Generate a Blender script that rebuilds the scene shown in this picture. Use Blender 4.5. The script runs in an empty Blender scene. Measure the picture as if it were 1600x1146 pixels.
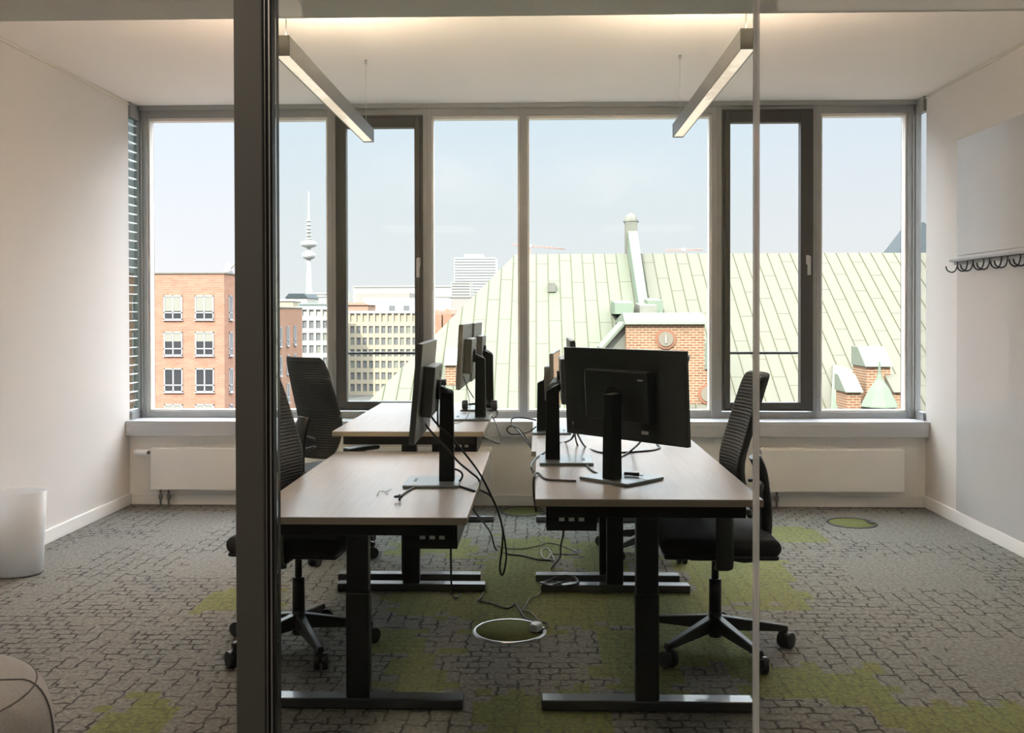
import bpy, bmesh, math, random
from mathutils import Vector, Matrix
random.seed(7)
PI = math.pi
C = bpy.context.scene.collection
SC = bpy.context.scene
# ---------------------------------------------------------------- camera
F = 1500.0
H = 1.43
YAW, PITCH, ROLL = math.atan(42 / F), math.radians(0.6), math.radians(0.10)
PX0, PY0 = 800.0, 488.0 + F * math.tan(PITCH)
cd = bpy.data.cameras.new('camera')
cam = bpy.data.objects.new('camera', cd); C.objects.link(cam)
SC.camera = cam
cd.sensor_width = 36.0; cd.sensor_fit = 'HORIZONTAL'
cd.lens = F / 1600 * 36
cd.shift_x = 0.0
cd.shift_y = -(573 - PY0) / 1600
cd.clip_start = 0.05; cd.clip_end = 9000
CR = Matrix.Rotation(YAW, 3, 'Z') @ Matrix.Rotation(PI / 2 - PITCH, 3, 'X') @ Matrix.Rotation(-ROLL, 3, 'Z')
cam.rotation_euler = CR.to_euler()
cam.location = (0, 0, H)
CO = Vector((0, 0, H))
def ray(px, py):
    return CR @ Vector(((px - PX0) / F, -(py - PY0) / F, -1.0))
def P(px, py, Y):                    # point at depth Y seen at the photo position
    d = ray(px, py); t = Y / d.y
    return CO + d * t
def PZ(px, py, z):                   # point on the horizontal plane z
    d = ray(px, py); t = (z - H) / d.z
    return CO + d * t
def PP(px, py, p0, n):
    d = ray(px, py); t = (Vector(p0) - CO).dot(Vector(n)) / d.dot(Vector(n))
    return CO + d * t
# ---------------------------------------------------------------- world, sun, exposure
SC.view_settings.view_transform = 'Standard'
SC.view_settings.look = 'None'
SC.view_settings.exposure = 0.38
SC.view_settings.gamma = 1.0
SC.view_settings.use_curve_mapping = False
SC.cycles.max_bounces = 10
SC.cycles.diffuse_bounces = 7
SC.cycles.glossy_bounces = 4
SC.cycles.transmission_bounces = 6
SC.cycles.transparent_max_bounces = 16
SC.cycles.caustics_reflective = False
SC.cycles.caustics_refractive = False
SC.cycles.sample_clamp_indirect = 40.0
SC.cycles.use_denoising = True
W = bpy.data.worlds.new('hazy_sky'); SC.world = W
W.use_nodes = True
nt = W.node_tree; nt.nodes.clear()
tc = nt.nodes.new('ShaderNodeTexCoord'); sp = nt.nodes.new('ShaderNodeSeparateXYZ')
rp = nt.nodes.new('ShaderNodeValToRGB'); bg = nt.nodes.new('ShaderNodeBackground'); wo = nt.nodes.new('ShaderNodeOutputWorld')
nt.links.new(tc.outputs['Generated'], sp.inputs[0]); nt.links.new(sp.outputs['Z'], rp.inputs[0])
nt.links.new(rp.outputs[0], bg.inputs[0]); nt.links.new(bg.outputs[0], wo.inputs[0])
e = rp.color_ramp.elements
e[0].position = 0.0; e[0].color = (0.80, 0.775, 0.795, 1)
e[1].position = 1.0; e[1].color = (11.5, 11.8, 12.3, 1)
for p, c in ((0.09, (0.75, 0.765, 0.80, 1)), (0.22, (0.66, 0.74, 0.84, 1)), (0.32, (3.6, 3.7, 4.0, 1)), (0.5, (9.2, 9.5, 10, 1))):
    q = e.new(p); q.color = c
bg.inputs[1].default_value = 1.0
sd = bpy.data.lights.new('sun', 'SUN'); sun = bpy.data.objects.new('sun', sd); C.objects.link(sun)
sd.energy = 10.0; sd.angle = math.radians(0.6); sd.color = (1.0, 0.93, 0.82)
sun.rotation_euler = Vector((0.38, 0.80, -0.75)).to_track_quat('-Z', 'Y').to_euler()

# ---------------------------------------------------------------- helpers
def tag(o, label=None, cat=None, group=None, kind=None):
    if label: o['label'] = label
    if cat: o['category'] = cat
    if group: o['group'] = group
    if kind: o['kind'] = kind
    return o
def empty(name, loc=(0, 0, 0), rz=0.0):
    o = bpy.data.objects.new(name, None); C.objects.link(o)
    o.location = loc; o.rotation_euler = (0, 0, rz); o.empty_display_size = 0.05
    return o
class MB:
    def __init__(s): s.b = bmesh.new(); s.mi = 0
    def _f(s, fs, smooth=False):
        for f in fs: f.material_index = s.mi; f.smooth = smooth
    def box(s, x0, x1, y0, y1, z0, z1, m=None):
        v = [s.b.verts.new((x, y, z)) for x in (x0, x1) for y in (y0, y1) for z in (z0, z1)]
        if m is not None:
            for q in v: q.co = m @ q.co
        idx = ((0, 1, 3, 2), (4, 6, 7, 5), (0, 4, 5, 1), (2, 3, 7, 6), (0, 2, 6, 4), (1, 5, 7, 3))
        s._f([s.b.faces.new([v[i] for i in f]) for f in idx]); return s
    def hexa(s, bot, top):           # bottom quad and top quad, same winding
        a = [s.b.verts.new(p) for p in bot]; c = [s.b.verts.new(p) for p in top]; n = len(a)
        fs = [s.b.faces.new(a[::-1]), s.b.faces.new(c)]
        for i in range(n): fs.append(s.b.faces.new((a[i], a[(i + 1) % n], c[(i + 1) % n], c[i])))
        s._f(fs); return s
    def cone(s, p0, p1, r0, r1, n=16, cap=True, smooth=True):
        p0, p1 = Vector(p0), Vector(p1); d = (p1 - p0)
        q = d.to_track_quat('Z', 'Y').to_matrix()
        A = []; B = []
        for i in range(n):
            a = 2 * PI * i / n; u = q @ Vector((math.cos(a), math.sin(a), 0))
            A.append(s.b.verts.new(p0 + u * r0)); B.append(s.b.verts.new(p1 + u * r1))
        fs = [s.b.faces.new((A[i], A[(i + 1) % n], B[(i + 1) % n], B[i])) for i in range(n)]
        s._f(fs, smooth)
        if cap: s._f([s.b.faces.new(A[::-1]), s.b.faces.new(B)])
        return s
    def cyl(s, p0, p1, r, n=16, cap=True): return s.cone(p0, p1, r, r, n, cap)
    def lathe(s, prof, c=(0, 0, 0), n=24, sx=1.0, sy=1.0, closed=False):
        rings = []
        for r, z in prof:
            rings.append([s.b.verts.new((c[0] + sx * r * math.cos(2 * PI * i / n), c[1] + sy * r * math.sin(2 * PI * i / n), c[2] + z)) for i in range(n)])
        m = len(rings)
        for k in range(m if closed else m - 1):
            a, b = rings[k], rings[(k + 1) % m]
            s._f([s.b.faces.new((a[i], a[(i + 1) % n], b[(i + 1) % n], b[i])) for i in range(n)], True)
        if not closed:
            if prof[0][0] > 1e-5: s._f([s.b.faces.new(rings[0][::-1])])
            if prof[-1][0] > 1e-5: s._f([s.b.faces.new(rings[-1])])
        return s
    def tube(s, pts, r, n=8, smooth_pts=True, sec=None):
        pts = [Vector(p) for p in pts]
        if smooth_pts and len(pts) > 2: pts = catmull(pts)
        rings = []; up = Vector((0, 0, 1))
        prev = None
        for i, p in enumerate(pts):
            d = (pts[min(i + 1, len(pts) - 1)] - pts[max(i - 1, 0)])
            if d.length < 1e-9: d = Vector((0, 0, 1))
            d.normalize()
            if prev is None:
                a = d.cross(up if abs(d.z) < 0.95 else Vector((1, 0, 0))).normalized()
            else:
                a = (prev - d * prev.dot(d))
                a = a.normalized() if a.length > 1e-6 else d.orthogonal().normalized()
            prev = a; b = d.cross(a)
            rr = r[min(i * len(r) // len(pts), len(r) - 1)] if isinstance(r, (list, tuple)) else r
            if sec:
                rings.append([s.b.verts.new(p + a * u * sec[0] + b * v * sec[1]) for u, v in ((-1, -.6), (-.6, -1), (.6, -1), (1, -.6), (1, .6), (.6, 1), (-.6, 1), (-1, .6))])
            else:
                rings.append([s.b.verts.new(p + (a * math.cos(2 * PI * k / n) + b * math.sin(2 * PI * k / n)) * rr) for k in range(n)])
        n = len(rings[0])
        for a, b in zip(rings, rings[1:]):
            s._f([s.b.faces.new((a[i], a[(i + 1) % n], b[(i + 1) % n], b[i])) for i in range(n)], True)
        s._f([s.b.faces.new(rings[0][::-1]), s.b.faces.new(rings[-1])])
        return s
    def prism(s, poly, p0, p1, conv):  # 2-D polygon extruded between p0 and p1 along the third axis through conv(u, v, w)
        a = [s.b.verts.new(conv(u, v, p0)) for u, v in poly]; c = [s.b.verts.new(conv(u, v, p1)) for u, v in poly]; n = len(a)
        fs = [s.b.faces.new(a[::-1]), s.b.faces.new(c)]
        for i in range(n): fs.append(s.b.faces.new((a[i], a[(i + 1) % n], c[(i + 1) % n], c[i])))
        s._f(fs); return s
    def build(s, name, mat, parent=None, bevel=0.0, seg=2, subsurf=0, at=None):
        bmesh.ops.recalc_face_normals(s.b, faces=s.b.faces)
        me = bpy.data.meshes.new(name); s.b.to_mesh(me); s.b.free()
        for m in (mat if isinstance(mat, (list, tuple)) else [mat]): me.materials.append(m)
        o = bpy.data.objects.new(name, me); C.objects.link(o)
        if parent: o.parent = parent
        if at is not None: o.location = at
        if bevel > 0:
            md = o.modifiers.new('bevel', 'BEVEL'); md.width = bevel; md.segments = seg; md.limit_method = 'ANGLE'; md.angle_limit = math.radians(40)
            md.harden_normals = False
        if subsurf:
            md = o.modifiers.new('sub', 'SUBSURF'); md.levels = subsurf; md.render_levels = subsurf
        return o
def catmull(p, k=6):
    q = [p[0] * 2 - p[1]] + list(p) + [p[-1] * 2 - p[-2]]; out = []
    for i in range(1, len(q) - 2):
        for j in range(k):
            t = j / k; a, b, c, d = q[i - 1], q[i], q[i + 1], q[i + 2]
            out.append(0.5 * ((2 * b) + (c - a) * t + (2 * a - 5 * b + 4 * c - d) * t * t + (3 * b - a - 3 * c + d) * t ** 3))
    out.append(p[-1].copy()); return out
def copy_tree(o, parent=None):
    c = o.copy(); C.objects.link(c)
    if parent: c.parent = parent
    for ch in list(o.children): copy_tree(ch, c)
    return c

# ---------------------------------------------------------------- materials
def mat(name, col, rough=0.6, metal=0.0, spec=0.5, noise=0.0, nscale=20, bump=0.0, bscale=200, coat=0.0, emis=None, es=0.0):
    m = bpy.data.materials.new(name); m.use_nodes = True; t = m.node_tree; b = t.nodes['Principled BSDF']
    b.inputs['Base Color'].default_value = (*col, 1); b.inputs['Roughness'].default_value = rough
    b.inputs['Metallic'].default_value = metal; b.inputs['Specular IOR Level'].default_value = spec
    b.inputs['Coat Weight'].default_value = coat
    if emis: b.inputs['Emission Color'].default_value = (*emis, 1); b.inputs['Emission Strength'].default_value = es
    g = t.nodes.new('ShaderNodeTexCoord')
    if noise > 0:
        n = t.nodes.new('ShaderNodeTexNoise'); n.inputs['Scale'].default_value = nscale; n.inputs['Detail'].default_value = 4
        t.links.new(g.outputs['Object'], n.inputs['Vector'])
        mx = t.nodes.new('ShaderNodeMix'); mx.data_type = 'RGBA'
        mx.inputs[6].default_value = (*[c * (1 - noise) for c in col], 1); mx.inputs[7].default_value = (*[min(1, c * (1 + noise)) for c in col], 1)
        t.links.new(n.outputs[0], mx.inputs[0]); t.links.new(mx.outputs[2], b.inputs['Base Color'])
    if bump > 0:
        n = t.nodes.new('ShaderNodeTexNoise'); n.inputs['Scale'].default_value = bscale; n.inputs['Detail'].default_value = 3
        t.links.new(g.outputs['Object'], n.inputs['Vector'])
        bp = t.nodes.new('ShaderNodeBump'); bp.inputs['Strength'].default_value = bump; bp.inputs['Distance'].default_value = 0.002
        t.links.new(n.outputs[0], bp.inputs['Height']); t.links.new(bp.outputs[0], b.inputs['Normal'])
    return m
def glass(name, tint=(1, 1, 1), refl=1.0, stripes=None):
    m = bpy.data.materials.new(name); m.use_nodes = True; t = m.node_tree; t.nodes.clear()
    o = t.nodes.new('ShaderNodeOutputMaterial'); tr = t.nodes.new('ShaderNodeBsdfTransparent'); gl = t.nodes.new('ShaderNodeBsdfGlossy')
    tr.inputs[0].default_value = (*tint, 1); gl.inputs['Roughness'].default_value = 0.0
    lw = t.nodes.new('ShaderNodeFresnel'); lw.inputs['IOR'].default_value = 1.45
    mu = t.nodes.new('ShaderNodeMath'); mu.operation = 'MULTIPLY'; mu.inputs[1].default_value = refl
    mx = t.nodes.new('ShaderNodeMixShader')
    t.links.new(lw.outputs[0], mu.inputs[0]); t.links.new(mu.outputs[0], mx.inputs[0])
    t.links.new(tr.outputs[0], mx.inputs[1]); t.links.new(gl.outputs[0], mx.inputs[2])
    last = mx
    if stripes:
        g = t.nodes.new('ShaderNodeTexCoord'); s = t.nodes.new('ShaderNodeSeparateXYZ'); t.links.new(g.outputs['Object'], s.inputs[0])
        d = t.nodes.new('ShaderNodeMath'); d.operation = 'DIVIDE'; d.inputs[1].default_value = stripes; t.links.new(s.outputs['Z'], d.inputs[0])
        fr = t.nodes.new('ShaderNodeMath'); fr.operation = 'FRACT'; t.links.new(d.outputs[0], fr.inputs[0])
        lt = t.nodes.new('ShaderNodeMath'); lt.operation = 'LESS_THAN'; lt.inputs[1].default_value = 0.10; t.links.new(fr.outputs[0], lt.inputs[0])
        tl = t.nodes.new('ShaderNodeBsdfTranslucent'); tl.inputs[0].default_value = (0.95, 0.95, 0.95, 1)
        df = t.nodes.new('ShaderNodeBsdfDiffuse'); df.inputs[0].default_value = (0.9, 0.92, 0.93, 1)
        m2 = t.nodes.new('ShaderNodeMixShader'); m2.inputs[0].default_value = 0.5
        t.links.new(tl.outputs[0], m2.inputs[1]); t.links.new(df.outputs[0], m2.inputs[2])
        m3 = t.nodes.new('ShaderNodeMixShader'); t.links.new(lt.outputs[0], m3.inputs[0]); t.links.new(mx.outputs[0], m3.inputs[1]); t.links.new(m2.outputs[0], m3.inputs[2])
        last = m3
    t.links.new(last.outputs[0], o.inputs[0])
    return m
def brick(name, c1, c2, mortar, sc=1.0, axis='XZ', bw=0.25, rh=0.08, ms=0.012):
    m = bpy.data.materials.new(name); m.use_nodes = True; t = m.node_tree; b = t.nodes['Principled BSDF']
    b.inputs['Roughness'].default_value = 0.9
    g = t.nodes.new('ShaderNodeTexCoord'); s = t.nodes.new('ShaderNodeSeparateXYZ'); cb = t.nodes.new('ShaderNodeCombineXYZ')
    t.links.new(g.outputs['Object'], s.inputs[0])
    ad = t.nodes.new('ShaderNodeMath'); ad.operation = 'ADD'; t.links.new(s.outputs['X'], ad.inputs[0]); t.links.new(s.outputs['Y'], ad.inputs[1])
    t.links.new(ad.outputs[0], cb.inputs[0]); t.links.new(s.outputs['Z'], cb.inputs[1])
    br = t.nodes.new('ShaderNodeTexBrick'); br.inputs['Scale'].default_value = sc
    br.inputs['Color1'].default_value = (*c1, 1); br.inputs['Color2'].default_value = (*c2, 1); br.inputs['Mortar'].default_value = (*mortar, 1)
    br.inputs['Brick Width'].default_value = bw; br.inputs['Row Height'].default_value = rh; br.inputs['Mortar Size'].default_value = ms
    t.links.new(cb.outputs[0], br.inputs['Vector'])
    n = t.nodes.new('ShaderNodeTexNoise'); n.inputs['Scale'].default_value = 1.5; n.inputs['Detail'].default_value = 5; t.links.new(cb.outputs[0], n.inputs['Vector'])
    mx = t.nodes.new('ShaderNodeMix'); mx.data_type = 'RGBA'; mx.blend_type = 'MULTIPLY'; mx.inputs[0].default_value = 0.35
    t.links.new(br.outputs[0], mx.inputs[6]); t.links.new(n.outputs[0], mx.inputs[7]); t.links.new(mx.outputs[2], b.inputs['Base Color'])
    return m
M = {}
M['wall'] = mat('painted_wall', (0.66, 0.635, 0.61), 0.75, bump=0.05, bscale=300)
M['parapet'] = mat('wall_paint_lightened', (0.90, 0.875, 0.84), 0.75)  # wall paint lightened below the sill to make up for weak light
M['ceiling'] = mat('painted_ceiling', (0.95, 0.90, 0.86), 0.8)
M['header'] = mat('partition_header_paint', (0.70, 0.68, 0.61), 0.7)
M['post'] = mat('partition_post_metal', (0.16, 0.165, 0.155), 0.45)
M['gasket'] = mat('black_gasket', (0.012, 0.012, 0.012), 0.5)
M['alu'] = mat('pale_aluminium', (0.62, 0.62, 0.62), 0.35, 0.6)
M['frame'] = mat('grey_window_frame', (0.29, 0.30, 0.305), 0.45, 0.2)
M['bead'] = mat('light_glazing_bead', (0.75, 0.72, 0.68), 0.4)
M['sash'] = mat('anthracite_sash', (0.045, 0.045, 0.042), 0.5)
M['sill'] = mat('grey_window_sill', (0.50, 0.52, 0.55), 0.35)
M['rad'] = mat('radiator_enamel', (0.82, 0.81, 0.78), 0.35)
M['base'] = mat('baseboard_paint', (0.84, 0.83, 0.81), 0.5)
M['joint'] = mat('clear_joint_profile', (0.92, 0.92, 0.90), 0.3)
_t = M['joint'].node_tree; _tr = _t.nodes.new('ShaderNodeBsdfTransparent'); _mx = _t.nodes.new('ShaderNodeMixShader'); _mx.inputs[0].default_value = 0.35
_tl = _t.nodes.new('ShaderNodeBsdfTranslucent'); _tl.inputs[0].default_value = (0.95, 0.95, 0.95, 1); _m2 = _t.nodes.new('ShaderNodeMixShader'); _m2.inputs[0].default_value = 0.6
_t.links.new(_t.nodes['Principled BSDF'].outputs[0], _m2.inputs[1]); _t.links.new(_tl.outputs[0], _m2.inputs[2])
_t.links.new(_m2.outputs[0], _mx.inputs[1]); _t.links.new(_tr.outputs[0], _mx.inputs[2]); _t.links.new(_mx.outputs[0], _t.nodes['Material Output'].inputs[0])
M['board'] = mat('grey_whiteboard_film', (0.52, 0.52, 0.515), 0.22, coat=0.2)
M['black'] = mat('black_plastic', (0.012, 0.014, 0.014), 0.45)
M['frameblk'] = mat('black_powder_coated_steel', (0.007, 0.009, 0.010), 0.35, spec=0.4)
M['footblk'] = mat('smooth_black_steel', (0.02, 0.024, 0.028), 0.3, spec=1.0, coat=0.3)
M['mesh'] = mat('black_mesh_fabric', (0.010, 0.013, 0.014), 0.85)
M['fabric'] = mat('dark_seat_fabric', (0.03, 0.033, 0.035), 0.95, bump=0.3)
M['greyarm'] = mat('dark_grey_plastic', (0.05, 0.055, 0.055), 0.4)
M['monback'] = mat('monitor_back_plastic', (0.09, 0.095, 0.09), 0.42)
M['monglossy'] = mat('monitor_back_dark', (0.012, 0.016, 0.013), 0.28)
M['screen'] = mat('monitor_screen', (0.01, 0.012, 0.012), 0.08)
M['stand'] = mat('monitor_stand_plastic', (0.006, 0.009, 0.008), 0.55, spec=0.15)
M['plate'] = mat('monitor_base_metal', (0.20, 0.23, 0.25), 0.28, 0.5)
M['rubber'] = mat('cable_rubber', (0.008, 0.008, 0.009), 0.5)
M['greycable'] = mat('grey_cable', (0.30, 0.31, 0.29), 0.5)
M['white'] = mat('white_plastic', (0.82, 0.84, 0.86), 0.4)
M['steel'] = mat('brushed_steel', (0.6, 0.6, 0.6), 0.3, 1.0)
M['lamp'] = mat('lamp_body_grey', (0.16, 0.165, 0.165), 0.38, 0.5)
M['lampend'] = mat('lamp_end_cap', (0.012, 0.014, 0.012), 0.5)
M['brass'] = mat('radiator_valve', (0.25, 0.24, 0.22), 0.4, 0.8)
M['pouf'] = mat('grey_wool_upholstery', (0.27, 0.262, 0.255), 0.95, noise=0.25, nscale=150, bump=0.6, bscale=250)
M['glasspart'] = glass('partition_glass', (0.94, 0.965, 0.955), 0.5)
M['glasspart2'] = glass('partition_glass_clear', (0.955, 0.965, 0.96), 0.5)
M['glasswin'] = glass('window_glass', (0.97, 0.98, 0.98), 0.25)
M['glassside'] = glass('striped_side_glass', (0.86, 0.93, 0.90), 0.8, stripes=0.067)
def diffuser():
    m = mat('lamp_diffuser', (0.86, 0.80, 0.72), 0.12, emis=(1.0, 0.80, 0.62), es=0.55)
    t = m.node_tree; b = t.nodes['Principled BSDF']; g = t.nodes.new('ShaderNodeTexCoord')
    w = t.nodes.new('ShaderNodeTexNoise'); w.inputs['Scale'].default_value = 3.0; w.inputs['Distortion'].default_value = 1.5
    t.links.new(g.outputs['Object'], w.inputs['Vector'])
    bp = t.nodes.new('ShaderNodeBump'); bp.inputs['Strength'].default_value = 0.25; bp.inputs['Distance'].default_value = 0.05
    t.links.new(w.outputs[0], bp.inputs['Height']); t.links.new(bp.outputs[0], b.inputs['Normal'])
    return m
M['diffuser'] = diffuser()
def desktop():
    m = mat('light_wood_laminate', (0.60, 0.55, 0.52), 0.30)
    t = m.node_tree; b = t.nodes['Principled BSDF']; g = t.nodes.new('ShaderNodeTexCoord'); mp = t.nodes.new('ShaderNodeMapping')
    mp.inputs['Scale'].default_value = (60, 3, 3); n = t.nodes.new('ShaderNodeTexNoise'); n.inputs['Scale'].default_value = 1.0; n.inputs['Detail'].default_value = 6
    cr = t.nodes.new('ShaderNodeValToRGB'); cr.color_ramp.elements[0].color = (0.29, 0.258, 0.245, 1); cr.color_ramp.elements[1].color = (0.335, 0.303, 0.29, 1)
    cr.color_ramp.elements[0].position = 0.35; cr.color_ramp.elements[1].position = 0.65
    t.links.new(g.outputs['Object'], mp.inputs[0]); t.links.new(mp.outputs[0], n.inputs['Vector']); t.links.new(n.outputs[0], cr.inputs[0]); t.links.new(cr.outputs[0], b.inputs['Base Color'])
    return m
M['desk'] = desktop()
M['edge'] = mat('desk_edge_band', (0.33, 0.28, 0.22), 0.5)
def ribbed():
    m = mat('ribbed_black_mesh', (0.014, 0.017, 0.017), 0.8)
    t = m.node_tree; b = t.nodes['Principled BSDF']; g = t.nodes.new('ShaderNodeTexCoord')
    w = t.nodes.new('ShaderNodeTexWave'); w.bands_direction = 'Z'; w.inputs['Scale'].default_value = 22.0; w.inputs['Distortion'].default_value = 0.6
    t.links.new(g.outputs['Object'], w.inputs['Vector'])
    bp = t.nodes.new('ShaderNodeBump'); bp.inputs['Strength'].default_value = 0.7; bp.inputs['Distance'].default_value = 0.006
    t.links.new(w.outputs[0], bp.inputs['Height']); t.links.new(bp.outputs[0], b.inputs['Normal'])
    tr = t.nodes.new('ShaderNodeBsdfTransparent'); mx = t.nodes.new('ShaderNodeMixShader'); mx.inputs[0].default_value = 0.07
    out = t.nodes['Material Output']; t.links.new(b.outputs[0], mx.inputs[1]); t.links.new(tr.outputs[0], mx.inputs[2]); t.links.new(mx.outputs[0], out.inputs[0])
    return m
M['ribbed'] = ribbed()

# ---------------------------------------------------------------- the room
YB, YW, ZC, YF, YP = 7.08, 7.30, 3.0, -2.6, 2.30
XL, XR = P(202.5, 600, YB).x, P(1446.5, 600, YB).x
def struct(name, mb, m, parent=None, **k):
    o = mb.build(name, m, parent, **k)
    if parent is None: o['kind'] = 'structure'
    return o
# carpet: one mesh of small cells; the pile colour of each cell is woven into the tiles
def carpet_mat():
    m = bpy.data.materials.new('patterned_carpet'); m.use_nodes = True; t = m.node_tree; b = t.nodes['Principled BSDF']
    b.inputs['Roughness'].default_value = 1.0; b.inputs['Specular IOR Level'].default_value = 0.1
    N = t.nodes.new; L = t.links.new
    g = N('ShaderNodeTexCoord')
    dn = N('ShaderNodeTexNoise'); dn.inputs['Scale'].default_value = 16; dn.inputs['Detail'].default_value = 2; L(g.outputs['Object'], dn.inputs['Vector'])
    sb = N('ShaderNodeVectorMath'); sb.operation = 'SUBTRACT'; sb.inputs[1].default_value = (0.5, 0.5, 0.5); L(dn.outputs['Color'], sb.inputs[0])
    sc = N('ShaderNodeVectorMath'); sc.operation = 'SCALE'; sc.inputs['Scale'].default_value = 0.045; L(sb.outputs[0], sc.inputs[0])
    ad = N('ShaderNodeVectorMath'); ad.operation = 'ADD'; L(g.outputs['Object'], ad.inputs[0]); L(sc.outputs[0], ad.inputs[1])
    def lines(bw, rh, ms, sw):
        src = ad.outputs[0]
        if sw:
            s = N('ShaderNodeSeparateXYZ'); c = N('ShaderNodeCombineXYZ'); L(src, s.inputs[0]); L(s.outputs[0], c.inputs[1]); L(s.outputs[1], c.inputs[0]); src = c.outputs[0]
        br = N('ShaderNodeTexBrick'); br.inputs['Scale'].default_value = 1.0; br.inputs['Brick Width'].default_value = bw; br.inputs['Row Height'].default_value = rh
        br.inputs['Mortar Size'].default_value = ms; br.inputs['Mortar Smooth'].default_value = 0.3; br.offset = 0.5 if not sw else 0.35
        L(src, br.inputs['Vector']); return br.outputs['Fac']
    l1 = lines(0.082, 0.060, 0.0062, False); l2 = lines(0.115, 0.078, 0.0055, True)
    mn = N('ShaderNodeTexNoise'); mn.inputs['Scale'].default_value = 1.1; L(g.outputs['Object'], mn.inputs['Vector'])
    st = N('ShaderNodeMath'); st.operation = 'GREATER_THAN'; st.inputs[1].default_value = 0.5; L(mn.outputs[0], st.inputs[0])
    lm = N('ShaderNodeMix'); L(st.outputs[0], lm.inputs[0]); L(l1, lm.inputs[2]); L(l2, lm.inputs[3])
    at = N('ShaderNodeAttribute'); at.attribute_name = 'pile'; se = N('ShaderNodeSeparateColor'); L(at.outputs['Color'], se.inputs[0])
    bn = N('ShaderNodeTexNoise'); bn.inputs['Scale'].default_value = 9; bn.inputs['Detail'].default_value = 2; L(g.outputs['Object'], bn.inputs['Vector'])
    bk = N('ShaderNodeMapRange'); bk.inputs[1].default_value = 0.36; bk.inputs[2].default_value = 0.52; L(bn.outputs[0], bk.inputs[0])
    l3 = N('ShaderNodeMath'); l3.operation = 'MULTIPLY'; L(lm.outputs[0], l3.inputs[0]); L(bk.outputs[0], l3.inputs[1])
    l4 = N('ShaderNodeMath'); l4.operation = 'MULTIPLY'; L(l3.outputs[0], l4.inputs[0]); L(se.outputs[1], l4.inputs[1])
    fn = N('ShaderNodeTexNoise'); fn.inputs['Scale'].default_value = 260; fn.inputs['Detail'].default_value = 2; L(g.outputs['Object'], fn.inputs['Vector'])
    fn2 = N('ShaderNodeTexNoise'); fn2.inputs['Scale'].default_value = 55; fn2.inputs['Detail'].default_value = 5; L(g.outputs['Object'], fn2.inputs['Vector'])
    av = N('ShaderNodeMath'); av.operation = 'ADD'; L(fn.outputs[0], av.inputs[0]); L(fn2.outputs[0], av.inputs[1])
    mr = N('ShaderNodeMapRange'); mr.inputs[1].default_value = 0.7; mr.inputs[2].default_value = 1.3; mr.inputs[3].default_value = 0.50; mr.inputs[4].default_value = 1.50; L(av.outputs[0], mr.inputs[0])
    cg = N('ShaderNodeMix'); cg.data_type = 'RGBA'; cg.inputs[6].default_value = (*CARPET, 1); cg.inputs[7].default_value = (*CARPET_G, 1)
    # ragged patch edges
    gm = N('ShaderNodeMath'); gm.operation = 'MULTIPLY'; L(se.outputs[0], gm.inputs[0])
    gr = N('ShaderNodeMapRange'); gr.inputs[1].default_value = 0.30; gr.inputs[2].default_value = 0.50; gr.inputs[3].default_value = 0.35; L(fn2.outputs[0], gr.inputs[0]); L(gr.outputs[0], gm.inputs[1])
    L(gm.outputs[0], cg.inputs[0])
    ml = N('ShaderNodeVectorMath'); ml.operation = 'SCALE'; L(cg.outputs[2], ml.inputs[0]); L(mr.outputs[0], ml.inputs['Scale'])
    dk = N('ShaderNodeMix'); dk.data_type = 'RGBA'; dk.inputs[7].default_value = (0.035, 0.036, 0.034, 1); L(ml.outputs[0], dk.inputs[6])
    l5 = N('ShaderNodeMath'); l5.operation = 'MULTIPLY'; l5.inputs[1].default_value = 0.85; L(l4.outputs[0], l5.inputs[0])
    L(l5.outputs[0], dk.inputs[0])
    L(dk.outputs[2], b.inputs['Base Color'])
    bp = N('ShaderNodeBump'); bp.inputs['Strength'].default_value = 0.5; bp.inputs['Distance'].default_value = 0.004; L(av.outputs[0], bp.inputs['Height']); L(bp.outputs[0], b.inputs['Normal'])
    return m
CARPET = (0.174, 0.173, 0.158); CARPET_G = (0.155, 0.170, 0.070)
greens = []   # rectangles on the floor (x0, x1, y0, y1) found from their corners in the photo
for (a, b, c, d) in ((285, 430, 925, 955), (90, 265, 1085, 1180), (775, 885, 840, 872), (748, 868, 872, 925), (600, 755, 928, 962), (735, 900, 925, 985),
                     (590, 700, 1015, 1085), (745, 880, 1085, 1180), (860, 960, 1080, 1180), (945, 1045, 985, 1090), (880, 1000, 925, 975), (1050, 1215, 848, 892),
                     (1095, 1245, 888, 948), (1208, 1286, 825, 848), (1170, 1310, 1040, 1095), (1310, 1385, 1048, 1095), (1440, 1640, 1100, 1180),
                     (1030, 1180, 980, 1040), (610, 740, 845, 870), (905, 985, 848, 905), (560, 660, 985, 1015), (1000, 1130, 925, 985)):
    p, q = PZ(a, d, 0), PZ(b, c, 0); r = PZ(b, d, 0)
    greens.append((p.x, (q.x + r.x) / 2, p.y, q.y))
plains = []
for (a, b, c, d) in ((0, 205, 840, 905), (205, 380, 800, 850), (250, 400, 868, 905), (1350, 1470, 800, 850), (1340, 1480, 870, 920), (1540, 1640, 1000, 1080), (0, 120, 905, 950)):
    p, q = PZ(a, d, 0), PZ(b, c, 0); plains.append((min(p.x, q.x), max(p.x, q.x), p.y, q.y))
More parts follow.
